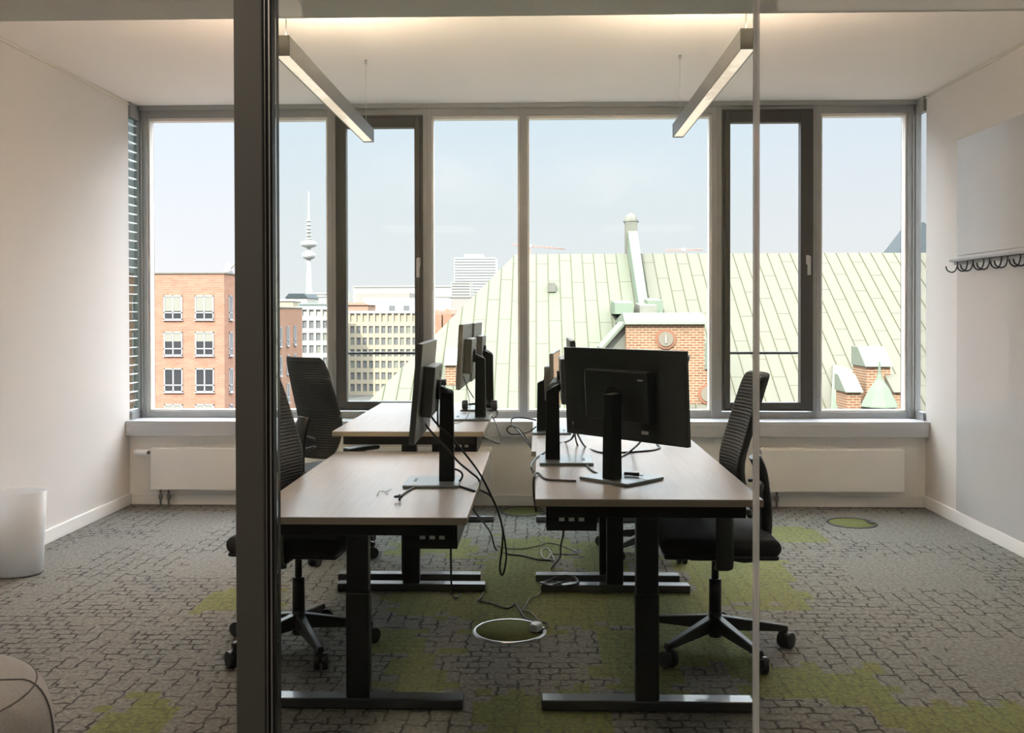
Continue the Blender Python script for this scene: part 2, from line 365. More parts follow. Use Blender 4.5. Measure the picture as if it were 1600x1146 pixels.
def make_floor():
    bm = bmesh.new(); cl = bm.loops.layers.float_color.new('pile'); s = 0.062
    nx = int((XR - XL + 0.4) / s) + 1; ny = int((YB - YF + 0.3) / s) + 1
    vs = [[bm.verts.new((XL - 0.1 + i * s, YF - 0.1 + j * s, 0)) for j in range(ny + 1)] for i in range(nx + 1)]
    rnd = random.Random(3)
    for i in range(nx):
        for j in range(ny):
            f = bm.faces.new((vs[i][j], vs[i + 1][j], vs[i + 1][j + 1], vs[i][j + 1]))
            cx, cy = XL - 0.1 + (i + .5) * s, YF - 0.1 + (j + .5) * s
            jx, jy = cx + rnd.uniform(-.05, .05), cy + rnd.uniform(-.06, .06)
            g = 1.0 if any(x0 < jx < x1 and y0 < jy < y1 for x0, x1, y0, y1 in greens) else 0.0
            l = 0.15 if any(x0 < jx < x1 and y0 < jy < y1 for x0, x1, y0, y1 in plains) else 1.0
            if g: l *= 0.35
            for lp in f.loops: lp[cl] = (g, l, 0, 1)
    me = bpy.data.meshes.new('floor'); bm.to_mesh(me); bm.free(); me.materials.append(carpet_mat())
    o = bpy.data.objects.new('floor', me); C.objects.link(o); o['kind'] = 'structure'
make_floor()
struct('floor', MB().box(XL - .3, XR + .3, YF - .3, YB + .1, -.25, -0.004), M['base']).name = 'floor_slab'
bpy.data.objects['floor_slab']['kind'] = 'structure'
struct('ceiling', MB().box(XL - .3, XR + .3, YF - .3, YW + .05, ZC, ZC + .3), M['ceiling'])
struct('wall_left', MB().box(XL - .25, XL, YF, YB, 0, ZC), M['wall'])
struct('wall_right', MB().box(XR, XR + .25, YF, YB, 0, ZC), M['wall'])
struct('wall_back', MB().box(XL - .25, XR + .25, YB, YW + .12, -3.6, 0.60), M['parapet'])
struct('wall_front', MB().box(XL - .25, XR + .25, YF - .2, YF, 0, ZC), M['wall'])
struct('trim_1', MB().box(XL + .001, XL + .010, 3.8, YB, ZC - .022, ZC - .012), M['header'])
struct('trim_2', MB().box(XR - .010, XR - .001, 3.8, YB, ZC - .022, ZC - .012), M['header'])
struct('baseboard_left', MB().box(XL, XL + .015, YF, YB, 0, .085), M['base'], bevel=.003)
struct('baseboard_right', MB().box(XR - .015, XR, YF, YB, 0, .085), M['base'], bevel=.003)
struct('baseboard_back', MB().box(XL + .015, XR - .015, YB - .015, YB, 0, .078), M['base'], bevel=.003)
# glass partition the photo was taken through
zh = 2.60                             # the corridor soffit, lower than the room's ceiling
ye0, ye1 = PZ(0, 30, zh), PZ(1600, 20, zh)
sf = MB(); yb0 = ye0.y + (XL - ye0.x) * 0; yb0, yb1 = PZ(10, 30, zh).y, PZ(1590, 20.5, zh).y
ya_ = (yb0 + yb1) / 2
sf.box(XL + .0005, XR - .0005, YF, ya_, zh, ZC - .0005)
struct('ceiling_soffit', sf, M['header'])
xa, xb = P(376, 500, YP).x, P(419, 500, YP).x
def X(px, Y): return P(px, 488, Y).x
part = MB().box(xa, xb, YP - .045, YP + .045, 0, zh)
struct('trim_3', part, M['post'], bevel=.002)
gk = MB().box(xb, X(432, YP), YP - .03, YP + .03, 0, zh)
struct('trim_4', gk, M['gasket'])
struct('trim_5', MB().box(X(420.5, YP), X(422, YP), YP - .035, YP - .03, 0, zh).box(X(427, YP), X(429, YP), YP - .034, YP - .03, 0, zh), M['alu'])
g1, g2 = X(1177, YP), X(1186, YP)
w8 = struct('window_8', MB().box(X(432, YP) + .0005, g1, YP - .005, YP + .005, 0.012, zh), M['glasspart'])
w9 = struct('window_9', MB().box(g2, XR - .0005, YP - .005, YP + .005, 0.012, zh), M['glasspart2'])
struct('trim_6', MB().box(g1, g2, YP - .008, YP + .008, 0.001, zh).box(g1 + .004, g2 - .004, YP - .011, YP + .011, 0.001, zh), M['joint'], bevel=.0015)
struct('trim_7', MB().box(X(432, YP), g1 - .001, YP - .02, YP + .02, .0005, .012).box(g2 + .001, XR - .001, YP - .02, YP + .02, .0005, .012), M['post'])

# ---------------------------------------------------------------- window wall
YG = YW                               # glass plane
Y0f, Y1f = 7.232, 7.36                # frame depth
ztop, zbot = P(800, 162, Y0f).z, .63
z_hi, z_lo = P(800, 180, Y0f).z, P(800, 644, Y0f).z
def xw(px): return P(px, 400, Y0f).x
posts = ((216, 230), (512, 525), (661, 674), (812, 824), (1112, 1128), (1270, 1283), (1419, 1434))
n = 10
for a, b in posts:
    mb = MB(); xa_, xb_ = xw(a), xw(b)
    if a == 216: xa_ = XL
    if b == 1434: xb_ = XR
    mb.box(xa_, xb_, Y0f, Y1f, zbot, ZC)
    w_ = (xb_ - xa_)
    mb.box(xa_ + w_ * .42, xb_ - w_ * .42, Y0f - .006, Y0f, zbot, ZC - .002)
    struct('trim_%d' % n, mb, M['frame'], bevel=.002); n += 1
for i in range(6):
    xa_, xb_ = xw(posts[i][1]), xw(posts[i + 1][0])
    struct('trim_%d' % n, MB().box(xa_, xb_, Y0f + .004, Y1f, z_hi, ZC), M['frame']); n += 1
    struct('trim_%d' % n, MB().box(xa_, xb_, Y0f + .004, Y1f, zbot, z_lo), M['frame']); n += 1
struct('trim_%d' % n, MB().box(XL, XR, Y0f - .03, Y0f - .001, ZC - .035, ZC - .0005), M['frame']); n += 1
def fixed_window(k, x0, x1, z0, z1):
    r = empty('window_%d' % k, ((x0 + x1) / 2, YG, z0)); r['kind'] = 'structure'
    w, h = x1 - x0, z1 - z0; t = .014
    mb = MB()
    for (a, b, c, d) in ((-w / 2, w / 2, 0, t), (-w / 2, w / 2, h - t * 1.5, h), (-w / 2, -w / 2 + t, t, h - t), (w / 2 - t, w / 2, t, h - t)):
        mb.box(a, b, -.045, .03, c, d)
    mb.build('window_frame', M['bead'], r)
    MB().box(-w / 2 + t, w / 2 - t, -.006, .006, t, h - 1.5 * t).build('pane', M['glasswin'], r)
    return r
def sash_window(k, x0, x1, z0, z1, gx0, gx1, gz0, gz1, handle_x, hz):
    r = empty('window_%d' % k, ((x0 + x1) / 2, Y0f, z0)); r['kind'] = 'structure'; cx = (x0 + x1) / 2
    def fr(mb, a, b, c, d, A, B, Cc, D, y0, y1):
        mb.box(a - cx, A - cx, y0, y1, c - z0, d - z0); mb.box(B - cx, b - cx, y0, y1, c - z0, d - z0)
        mb.box(A - cx, B - cx, y0, y1, c - z0, Cc - z0); mb.box(A - cx, B - cx, y0, y1, D - z0, d - z0); return mb
    t = .018
    fr(MB(), x0, x1, z0, z1, x0 + t, x1 - t, z0 + t, z1 - t, -.012, .05).build('window_frame', M['sash'], r, bevel=.002)
    s = fr(MB(), x0 + t + .003, x1 - t - .003, z0 + t + .003, z1 - t - .003, gx0, gx1, gz0, gz1, -.028, .045).build('sash', M['sash'], r, bevel=.003)
    MB().box(gx0 - cx, gx1 - cx, .012, .022, gz0 - z0, gz1 - z0).build('pane', M['glasswin'], r)
    hd = MB(); hx = handle_x - cx; h0 = hz - z0
    hd.box(hx - .013, hx + .013, -.036, -.028, h0 - .035, h0 + .035); hd.cyl((hx, -.036, h0 + .015), (hx, -.072, h0 + .015), .009)
    hd.box(hx - .011, hx + .011, -.082, -.066, h0 - .115, h0 + .025)
    hd.build('handle', M['steel'], r, bevel=.004)
    return r
zz = lambda y: P(800, y, Y0f).z
fixed_window(1, xw(230), xw(512), z_lo, z_hi)
fixed_window(3, xw(674), xw(812), z_lo, z_hi)
fixed_window(4, xw(824), xw(1112), z_lo, z_hi)
fixed_window(6, xw(1283), xw(1419), z_lo, z_hi)
sash_window(2, xw(525), xw(661), zz(642), zz(179), xw(542), xw(648.5), zz(627.5), zz(199), xw(655), zz(410))
sash_window(5, xw(1128), xw(1270), zz(642), zz(174), xw(1140), xw(1249.5), zz(628.5), zz(195), xw(1260), zz(408))
for k, (xs, sgn) in enumerate(((XL, 1), (XR, -1))):
    r = empty('window_%d' % (7 if k == 0 else 10), (xs, (YB + Y0f) / 2, .63)); r['kind'] = 'structure'
    hh = ZC - .63; y0, y1 = YB - (YB + Y0f) / 2 + .0, Y0f - (YB + Y0f) / 2 - .0
    f = MB(); f.box(-.02 * 1, .02, y0, y1, 0, .06); f.box(-.02, .02, y0, y1, hh - .11, hh); f.box(-.02, .02, y1 - .008, y1, .06, hh - .11)
    f.build('window_frame', M['frame'], r)
    MB().box(-.004, .004, y0, y1 - .008, .06, hh - .11).build('pane', M['glassside'] if k == 0 else M['glasswin'], r)
struct('window_sill', MB().box(XL + .002, XR - .002, 7.0, Y0f + .03, .60, .63).box(XL + .002, XR - .002, 7.0, 7.02, .52, .60).box(XL + .002, XR - .002, 7.02, YB - .001, .52, .535), M['sill'], bevel=.002)
# fall-protection rail outside each opening sash, and guide wires of the outside blinds
for (a, b, lab) in ((525, 661, 'thin dark safety rail outside the left opening window'), (1128, 1270, 'thin dark safety rail outside the right opening window')):
    o = MB().cyl((xw(a), 7.38, P(800, 552, 7.38).z), (xw(b), 7.38, P(800, 552, 7.38).z), .011, 10).build('safety_rail', M['sash'])
    tag(o, lab, 'rail')
for (px, lab) in ((241, 'thin blind guide wire outside the far left pane'), (1108, 'thin blind guide wire at the right edge of the centre pane'), (1408, 'thin blind guide wire outside the far right pane')):
    x = P(px, 400, 7.43).x
    o = MB().cyl((x, 7.43, .3), (x, 7.43, 3.1), .0022, 6).build('guide_wire', M['sash']); tag(o, lab, 'wire', 'guide wires of the outside blinds')
x = P(232, 400, 7.40).x
mb = MB().box(x - .003, x + .003, 7.40, 7.41, .3, 3.1)
for i in range(40): mb.box(x - .003, x + .010, 7.395, 7.41, .45 + i * .066, .465 + i * .066)
tag(mb.build('toothed_strip', M['sash']), 'thin dark toothed strip along the left edge of the far left pane', 'strip')

# ---------------------------------------------------------------- radiators
def radiator(x0, x1, label, valve=True, pipes=(.06, .12)):
    r = empty('radiator', ((x0 + x1) / 2, 7.02, 0)); w = (x1 - x0) / 2
    tag(r, label, 'radiator', 'flat white radiators under the window')
    MB().box(-w, w, -.04, .04, .125, .43).build('panel', M['rad'], r, bevel=.004)
    g = MB().box(-w + .01, w - .01, -.032, .03, .43, .436)
    for i in range(int(2 * w / .03)): g.box(-w + .02 + i * .03, -w + .032 + i * .03, -.03, .028, .436, .4385)
    g.build('top_grille', M['rad'], r)
    pm = MB()
    for p in pipes:
        pm.cyl((-w + p, 0, 0), (-w + p, 0, .125), .008); pm.cyl((-w + p, 0, .05), (-w + p, 0, .085), .015); pm.cyl((-w + p, -.02, .066), (-w + p, .02, .066), .011)
    pm.build('pipe', M['brass'], r)
    if valve:
        v = MB(); v.cyl((-w, -.01, .395), (-w - .03, -.01, .395), .012); v.build('valve', M['brass'], r)
        MB().cyl((-w - .03, -.01, .395), (-w - .13, -.01, .395), .026).build('thermostat', M['white'], r, bevel=.008)
    return r
radiator(P(234, 600, 6.98).x, P(500, 600, 6.98).x, 'white flat radiator with thermostat below the far left window')
radiator(P(530, 600, 6.98).x, P(768, 600, 6.98).x, 'white flat radiator behind the left desks', False)
radiator(P(1190, 600, 6.98).x, P(1414, 600, 6.98).x, 'white flat radiator below the far right window', False)

# ---------------------------------------------------------------- ceiling lamps
def pendant(x, z, y0, y1, label):
    r = empty('pendant_lamp', (x, (y0 + y1) / 2, z)); tag(r, label, 'lamp', 'linear pendant lamps')
    L_ = (y1 - y0) / 2; w = .0325
    b = MB().box(-w, -w + .004, -L_, L_, 0, .083).box(w - .004, w, -L_, L_, 0, .083).box(-w + .004, w - .004, -L_, L_, .02, .075)
    b.build('body', M['lamp'], r)
    MB().box(-w + .0045, w - .0045, -L_ + .002, L_ - .002, .003, .0195).build('diffuser', M['diffuser'], r)
    MB().box(-w + .006, w - .006, -L_ + .01, -L_ * .42, .0755, .079).build('added_uplight', M['added_uplight'], r)  # added emitter hidden on top, brightens the ceiling and room
    for s in (-1, 1): MB().box(-w - .001, w + .001, s * L_, s * (L_ + .006), -.001, .084).build('end_cap', M['lampend'], r)
    top = ZC - z
    MB().cyl((0, L_ - .08, .08), (0, L_ - .08, top - .002), .0012, 6).build('suspension_wire', M['steel'], r)
    MB().cyl((0, L_ - .08, top - .025), (0, L_ - .08, top), .008, 12).build('wire_mount', M['steel'], r)
    MB().tube([(0, -L_ + .06, .08), (.003, -L_ + .055, .16), (-.002, -L_ + .06, .3), (0, -L_ + .06, top - .001)], .003).build('power_cable', M['black'], r)
    return r
M['added_uplight'] = mat('added_uplight_glow', (0.9, 0.85, 0.8), 0.4, emis=(1.0, 0.77, 0.56), es=520.0)
pendant(-1.073, 2.505, 4.0, 6.04, 'long grey linear pendant lamp on the left beside the glass post')
pendant(.866, 2.515, 4.0, 6.0, 'long grey linear pendant lamp on the right, angled to the glass joint')
# added fill panels under the soffit, out of view, to brighten the room
M['corridor'] = mat('added_fill_emission', (.9, .9, .9), .5, emis=(1.0, .82, .66), es=3.0)
for lab, xx in (('left', -1.5), ('right', 1.5)):
    o = MB().box(xx - .6, xx + .6, .95, 1.65, zh - .04, zh - .001).build('added_fill_panel', M['corridor'])
    tag(o, 'added unseen fill light panel under the corridor soffit, the ' + lab + ' one', 'lamp', 'added fill light panels')

# ---------------------------------------------------------------- board and coat rail on the right wall
def YX(px):                            # depth at which the right wall is seen at px
    d = ray(px, 488); return XR * d.y / d.x
yb_ = YX(1498)
bd = empty('whiteboard', (XR - .001, yb_, 0)); tag(bd, 'tall pale grey writing board covering the right wall above the baseboard', 'board')
zt = H + (488 - 225) * yb_ / F
ly = 3.6
MB().box(-.012, 0, -ly, 0, .09, 1.80).build('lower_panel', M['board'], bd)
MB().box(-.012, 0, -ly, 0, 1.803, zt).build('upper_panel', M['board'], bd)
rk = empty('coat_rack', (XR - .013, yb_ + .02, H + (488 - 412) * yb_ / F)); tag(rk, 'coat rail with black wire hooks on the right wall', 'coat rack')
MB().box(-.045, 0, -2.6, 0, 0, .016).box(-.012, 0, -2.6, 0, -.02, 0).build('rail', M['frame'], rk, bevel=.002)
def hook():
    return MB().tube([(-.012, 0, .0), (-.016, 0, -.03), (-.03, 0, -.062), (-.055, 0, -.07), (-.082, 0, -.055), (-.09, 0, -.03)], .0045, 8)
h0 = hook().build('hook', M['black'], rk); h0.location = (0, -.06, 0)
for i in range(1, 14):
    h = h0.copy(); C.objects.link(h); h.parent = rk; h.location = (0, -.06 - i * .115 - (.03 if i % 2 else 0), 0); h.rotation_euler = (0, 0, .25 if i % 2 else -.1)

# ---------------------------------------------------------------- desks
def desk(x0, x1, y0, y1, z, label, tray_side):
    r = empty('desk', ((x0 + x1) / 2, (y0 + y1) / 2, 0)); tag(r, label, 'desk', 'height adjustable desks in two rows')
    w, l = (x1 - x0) / 2, (y1 - y0) / 2
    t = MB().box(-w + .001, w - .001, -l + .001, l - .001, z - .002, z).build('tabletop', M['desk'], r)
    MB().box(-w, w, -l, l, z - .026, z - .002).build('edge_band', M['edge'], t, bevel=.001)
    fy = l - .075
    for s in (-1, 1):
        MB().box(-w + .02, w - .02, s * fy - .035, s * fy + .035, .003, .040).build('foot', M['footblk'], r, bevel=.005)
        c = MB().box(-.042, .042, s * fy - .028, s * fy + .028, .040, .42).box(-.040, .040, s * fy - .026, s * fy + .026, .42, z - .075)
        c.build('leg', M['frameblk'], r, bevel=.004)
        MB().box(-w + .05, w - .05, s * fy - .03, s * fy + .03, z - .075, z - .0265).build('support_arm', M['frameblk'], r, bevel=.003)
    MB().box(-.2, -.16, -fy + .03, fy - .03, z - .065, z - .0265).box(.16, .2, -fy + .03, fy - .03, z - .065, z - .0265).build('crossbar', M['frameblk'], r)
    a, b = (-w + .04, -w + .22) if tray_side < 0 else (w - .22, w - .04)
    tr = MB(); z0, z1 = z - .125, z - .035
    tr.box(a, b, -l + .06, l - .06, z0, z0 + .003); tr.box(a, a + .003, -l + .06, l - .06, z0, z1); tr.box(b - .003, b, -l + .06, l - .06, z0, z1)
    tr.box(a, b, -l + .06, -l + .063, z0, z1); tr.box(a, b, l - .063, l - .06, z0, z1)
    to = tr.build('cable_tray', M['frameblk'], r)
    sk = MB()
    for i in range(3): sk.box(a + .045 + i * .035, a + .065 + i * .035, -l + .056, -l + .06, z0 + .035, z0 + .05)
    sk.build('socket', M['alu'], to)
    return r
Z_NL, Z_NR, Z_FL, Z_FR = 1.43 - (811 - 488) / 444., .77, .803, .70
yN0, yN1, yF0, yF1 = 3.38, 4.985, 5.02, 6.62
desk(-1.055, -.255, yN0, yN1, Z_NL, 'near left desk with pale wood top, lowest in the left row', 1)
desk(-.014, .786, yN0, yN1, Z_NR, 'near right desk with pale wood top and two black monitors', -1)
desk(-1.09, -.29, yF0, yF1, Z_FL, 'far left desk by the window, standing higher than the one before it', 1)
desk(-.04, .76, yF0, yF1, Z_FR, 'far right desk by the window, mostly hidden behind the near one', -1)

# ---------------------------------------------------------------- office chairs (facing +X)
def chair():
    r = empty('office_chair')
    MB().cone((0, 0, .085), (0, 0, .135), .045, .038, 20).cyl((0, 0, .055), (0, 0, .16), .028, 20).build('hub', M['black'], r)
    MB().cyl((0, 0, .16), (0, 0, .30), .026, 20).cyl((0, 0, .30), (0, 0, .42), .015, 16).build('gas_lift', M['black'], r)
    for k in range(5):
        a = 2 * PI * k / 5; m = Matrix.Rotation(a, 4, 'Z')
        s = MB().hexa([m @ Vector(p) for p in ((.02, -.026, .085), (.315, -.017, .068), (.315, .017, .068), (.02, .026, .085))],
                      [m @ Vector(p) for p in ((.02, -.020, .145), (.315, -.012, .092), (.315, .012, .092), (.02, .020, .145))])
        s.cyl(m @ Vector((.305, 0, .05)), m @ Vector((.305, 0, .078)), .009, 10)
        s.build('base_leg', M['black'], r, bevel=.006)
        d = m @ Matrix.Translation((.315, 0, 0)) @ Matrix.Rotation(.7 + k * 1.3, 4, 'Z')
        c = MB()
        for sg in (-1, 1):
            c.cyl(d @ Vector((-.012, sg * .006, .0335)), d @ Vector((-.012, sg * .027, .0335)), .0335, 20)
        c.box(-.03, .012, -.008, .008, .03, .062, d)
        c.build('caster', M['black'], r, bevel=.002)
    # under-seat mechanism
    MB().box(-.12, .12, -.09, .09, .395, .435).box(-.17, -.10, -.05, .05, .38, .42).box(.0, .03, -.27, .27, .405, .42).build('mechanism', M['black'], r, bevel=.012)
    st = MB().box(-.23, .25, -.24, .24, .445, .515)
    so = st.build('seat', M['fabric'], r, bevel=.035, seg=5)
    MB().box(-.22, .24, -.225, .225, .432, .452).build('seat_pan', M['black'], r, bevel=.012)
    # backrest: a curved slab, narrower to the top, wrapping forward at the sides
    prof = [(z_, x_ + .055) for z_, x_ in ((.585, -.205), (.62, -.188), (.68, -.16), (.77, -.145), (.84, -.155), (.92, -.182), (1.06, -.222), (1.13, -.243), (1.175, -.262))]
    hw = [.165, .190, .207, .212, .212, .208, .196, .187, .165]
    bm = MB(); NU = 12; rows = []
    for side in (0, 1):
        g = []
        for (z, x), w in zip(prof, hw):
            g.append([bm.b.verts.new((x + .050 * (u * 2 / NU - 1) ** 2 - side * .022, w * (u * 2 / NU - 1), z)) for u in range(NU + 1)])
        rows.append(g)
    A, B = rows; nr = len(prof)
    for i in range(nr - 1):
        for u in range(NU):
            bm.b.faces.new((A[i][u], A[i][u + 1], A[i + 1][u + 1], A[i + 1][u])); bm.b.faces.new((B[i][u], B[i + 1][u], B[i + 1][u + 1], B[i][u + 1]))
        bm.b.faces.new((A[i][0], A[i + 1][0], B[i + 1][0], B[i][0])); bm.b.faces.new((A[i][NU], B[i][NU], B[i + 1][NU], A[i + 1][NU]))
    for u in range(NU):
        bm.b.faces.new((A[0][u], B[0][u], B[0][u + 1], A[0][u + 1])); bm.b.faces.new((A[-1][u], A[-1][u + 1], B[-1][u + 1], B[-1][u]))
    for f in bm.b.faces: f.smooth = True
    bo = bm.build('backrest', M['ribbed'], r, subsurf=1)
    # upper band of the back and lumbar loop
    lb = MB().tube([(x_ + .045, y_, z_) for x_, y_, z_ in ((-.21, -.10, .70), (-.222, -.045, .712), (-.222, .02, .715), (-.222, .085, .712), (-.21, .11, .68), (-.222, .085, .642), (-.222, .02, .64), (-.222, -.045, .642), (-.21, -.10, .66))], .009)
    lb.build('lumbar_handle', M['greyarm'], bo)
    # J-shaped spine from below the seat up behind the back
    sp_ = MB().tube([(-.06, 0, .405), (-.13, 0, .395), (-.182, 0, .42), (-.208, 0, .49), (-.212, 0, .58), (-.203, 0, .68), (-.19, 0, .76), (-.165, 0, .82)], .02, sec=(.045, .022))
    sp_.build('spine', M['black'], r)
    for sg in (-1, 1):
        a = MB()
        a.tube([(.01, sg * .25, .41), (.01, sg * .285, .43), (.01, sg * .292, .50), (.012, sg * .29, .635)], .02, sec=(.034, .012))
        ao = a.build('armrest', M['greyarm'], r)
        MB().box(-.09, .13, sg * .29 - .038, sg * .29 + .038, .635, .66).build('arm_pad', M['greyarm'], ao, bevel=.011, seg=3)
    return r
def set_chair(o, x, y, rz, base_rot, label):
    o.location = (x, y, 0); o.rotation_euler = (0, 0, rz)
    tag(o, label, 'chair', 'black office chairs around the desks')
    for ch in o.children:
        if ch.name.split('.')[0] in ('base_leg', 'caster', 'hub'): ch.rotation_euler = (0, 0, base_rot - rz)
ch = chair()
c2 = copy_tree(ch); c3 = copy_tree(ch); c4 = copy_tree(ch)
R = math.radians
set_chair(ch, -1.255, 5.66, R(50), R(-20), 'black mesh office chair at the far left desk, back to the window corner')
set_chair(c2, -1.03, 4.07, R(-6), R(12), 'black mesh office chair at the near left desk, half hidden by the post')
set_chair(c3, .745, 4.08, R(180 - 1), R(6), 'black mesh office chair pushed under the near right desk')
set_chair(c4, .67, 5.72, R(180 + 4), R(8), 'black office chair at the far right desk, only casters showing below')

# ---------------------------------------------------------------- monitors (screen faces +X, panel lies along Y)
def monitor(cx, cy, z, base_rz, colh, px_, py_, pz, yaw, tilt, label, group, back='monback', pw=.61, ph=.365, arm=True, sticker=False, bx=.0, slope=.03):
    r = empty('monitor', (cx, cy, z), 0); tag(r, label, 'monitor', group)
    m = Matrix.Rotation(base_rz, 4, 'Z')
    bs = MB().box(-.06 + bx, .172 + bx, -.12, .12, .001, .013, m).build('base_plate', M['plate'], r, bevel=.004)
    MB().box(.125 + bx, .138 + bx, -.045, .025, .013, .0145, m).build('groove', M['gasket'], bs)
    col = MB().hexa([m @ Vector(p) for p in ((-.034, -.024, .013), (.030, -.024, .013), (.030, .024, .013), (-.034, .024, .013))],
                    [m @ Vector(p) for p in ((-.030, -.022, colh - slope), (.026, -.022, colh), (.026, .022, colh), (-.030, .022, colh - slope))])
    col.build('stand_column', M['stand'], r, bevel=.003)
    ml = Matrix.Translation((px_ - cx, py_ - cy, pz - z)) @ Matrix.Rotation(yaw, 4, 'Z') @ Matrix.Rotation(-tilt, 4, 'Y')
    pn = MB().box(-.012, .010, -pw / 2, pw / 2, -ph / 2, ph / 2, ml).build('panel', M[back], r, bevel=.003)
    MB().box(.0102, .0118, -pw / 2 + .006, pw / 2 - .006, -ph / 2 + .018, ph / 2 - .006, ml).build('screen', M['screen'], pn)
    MB().box(-.055, -.012, -.165, .165, -.10, .10, ml).build('rear_housing', M[back], pn, bevel=.006)
    a0 = m @ Vector((0, 0, colh - .03)); a1 = ml @ Vector((-.055, 0, 0))
    MB().tube([a0, a1], .02, smooth_pts=False, sec=(.028, .012)).cyl(ml @ Vector((-.068, 0, 0)), ml @ Vector((-.054, 0, 0)), .04, 20).build('arm', M['stand'], r)
    if sticker:
        MB().box(-.0566, -.0558, .0, .035, -.09, -.075, ml)
        MB().box(-.0132, -.0122, -.13, -.095, -.15, -.137, ml).build('sticker', M['white'], pn)
        MB().box(-.0566, -.0554, -.145, -.12, .065, .071, ml).build('badge', M['alu'], pn)
    else:
        MB().box(-.0568, -.0550, -.10, -.075, .045, .07, ml).build('vent', M['gasket'], pn)
    return r
gm = 'black monitors on the desks'
# left row: user side is -X, so the whole monitor is turned half round
monitor(-.393, 4.06, Z_NL, PI, .42, -.470, 3.90, 1.12, PI + R(1), R(5), 'large black monitor on the near left desk, seen edge on', gm, pw=.60, ph=.385)
monitor(-.345, 5.62, Z_FL, PI, .385, -.437, 5.62, 1.18, PI + R(-1), R(3), 'black monitor on the far left desk, the nearer of its two', gm)
monitor(-.325, 6.16, Z_FL, PI, .385, -.415, 6.26, 1.18, PI + R(-1), R(3), 'black monitor on the far left desk, the one next to the window', gm)
monitor(.285, 3.735, Z_NR, R(46), .345, .340, 3.85, 1.10, R(44), R(3), 'big dark monitor turned on the near right desk, back to the camera', gm, back='monglossy', sticker=True, pw=.635, slope=.004)
monitor(.062, 4.23, Z_NR, 0, .345, .150, 4.37, 1.125, R(0), R(2), 'black monitor on the near right desk behind the big turned one', gm, pw=.54)
monitor(.020, 5.82, Z_FR, 0, .33, .10, 5.80, 1.01, R(-5), R(1), 'slim black monitor on the far right desk near the window', gm)

# ---------------------------------------------------------------- things on the desks
bt = empty('water_bottle', (P(692, 660, 5.22).x, 5.22, Z_FL)); tag(bt, 'clear plastic bottle with dark cap on the far left desk', 'bottle')
MB().lathe([(.030, 0), (.034, .01), (.034, .16), (.03, .185), (.014, .215), (.013, .235)], n=24).build('bottle_body', glass('bottle_plastic', (.88, .90, .90), 1.0), bt)
MB().cyl((0, 0, .23), (0, 0, .262), .020, 20).build('cap', M['black'], bt)
hs = empty('headset', (P(750, 630, 6.05).x, 6.02, Z_FL + .012)); tag(hs, 'black headset lying round the monitor stand on the far left desk', 'headset')
MB().tube([(-.09, 0, .03), (-.07, .06, .03), (0, .10, .03), (.07, .06, .03), (.09, 0, .03)], .007).build('headband', M['black'], hs)
for s in (-1, 1): MB().cyl((s * .075, -.005, .033), (s * .11, -.005, .033), .032, 20).build('ear_cup', M['black'], hs, bevel=.006)
def cable(name, pts, label, r=.0045, m='rubber', cat='cable', group='loose cables around the desks'):
    o = MB().tube(pts, r, 8).build(name, M[m]); tag(o, label, cat, group); return o
def D(px, py, z): v = PZ(px, py, z + .0045); return v
cable('monitor_cable', [P(658, 643, 3.98), P(664, 662, 3.98), P(680, 682, 4.0), P(699, 701, 4.02), P(716, 722, 4.06), P(735, 738, 4.08), P(748, 750, 4.1), P(748, 765, 4.1), P(741, 782, 4.12), P(740, 797, 4.2), P(754, 815, 4.5), PZ(767, 834, .14), PZ(775, 859, .005), PZ(794, 866, .005), PZ(817, 869, .005), PZ(842, 875, .005), PZ(863, 876, .005)],
      'black cable from the near left monitor over the desk edge to the floor')
cable('monitor_cable', [P(664, 630, 3.95), P(672, 648, 3.95), P(684, 664, 3.98), P(700, 678, 4.02), P(722, 704, 4.1), P(748, 738, 4.15), P(765, 770, 4.2), P(778, 800, 4.3), P(786, 830, 4.45), P(791, 866, 4.6), P(788, 892, 4.62), P(784, 899, 4.62), P(781, 886, 4.62), P(785, 850, 4.6), P(784, 820, 4.5), P(771, 782, 4.3), P(755, 768, 4.2), P(735, 763, 4.12)],
      'black cable looping down beside the near left desk')
cable('monitor_cable', [D(624, 781, Z_NL), D(627, 775, Z_NL), D(640, 766, Z_NL), D(655, 761, Z_NL), D(690, 760, Z_NL), D(712, 759, Z_NL), D(730, 764, Z_NL), D(742, 768, Z_NL)],
      'black cable lying across the near left desk to its coiled plug')
pl = MB().tube([D(622, 782, Z_NL) + Vector((.013 * math.cos(a), .013 * math.sin(a), .012 + .004 * a / 6)) for a in [i * .7 for i in range(12)]], .004).build('coiled_plug', M['rubber'])
tag(pl, 'small black coiled plug at the cable end on the near left desk', 'plug')
wr = MB().tube([D(589, 775, Z_NL), D(592, 768, Z_NL), D(602, 769, Z_NL), D(612, 764, Z_NL)], .0012, smooth_pts=False).tube([D(598, 766, Z_NL), D(606, 773, Z_NL)], .0012, smooth_pts=False).build('wire_tie', M['greycable'])
tag(wr, 'thin twisted wire tie lying on the near left desk', 'wire')
cable('monitor_cable', [P(706, 733, 4.06), P(713, 734, 4.05), P(721, 739, 4.04), P(722, 746, 4.04), PZ(716, 755, Z_NL + .005)], 'short black cable behind the near left monitor stand')
cable('desk_cable', [P(759, 641, 5.9), P(766, 648, 5.8), P(774, 660, 5.6), P(780, 676, 5.5), P(783, 687, 5.45), P(780, 693, 5.4), P(768, 689, 5.3), P(755, 684, 5.2)], 'black cable hanging in a loop off the far left desk')
cable('desk_cable', [P(759, 625, 6.0), P(765, 632, 6.0), P(775, 640, 6.1), P(777, 648, 6.1), P(771, 654, 6.05)], 'short cable curling behind the far left headset')
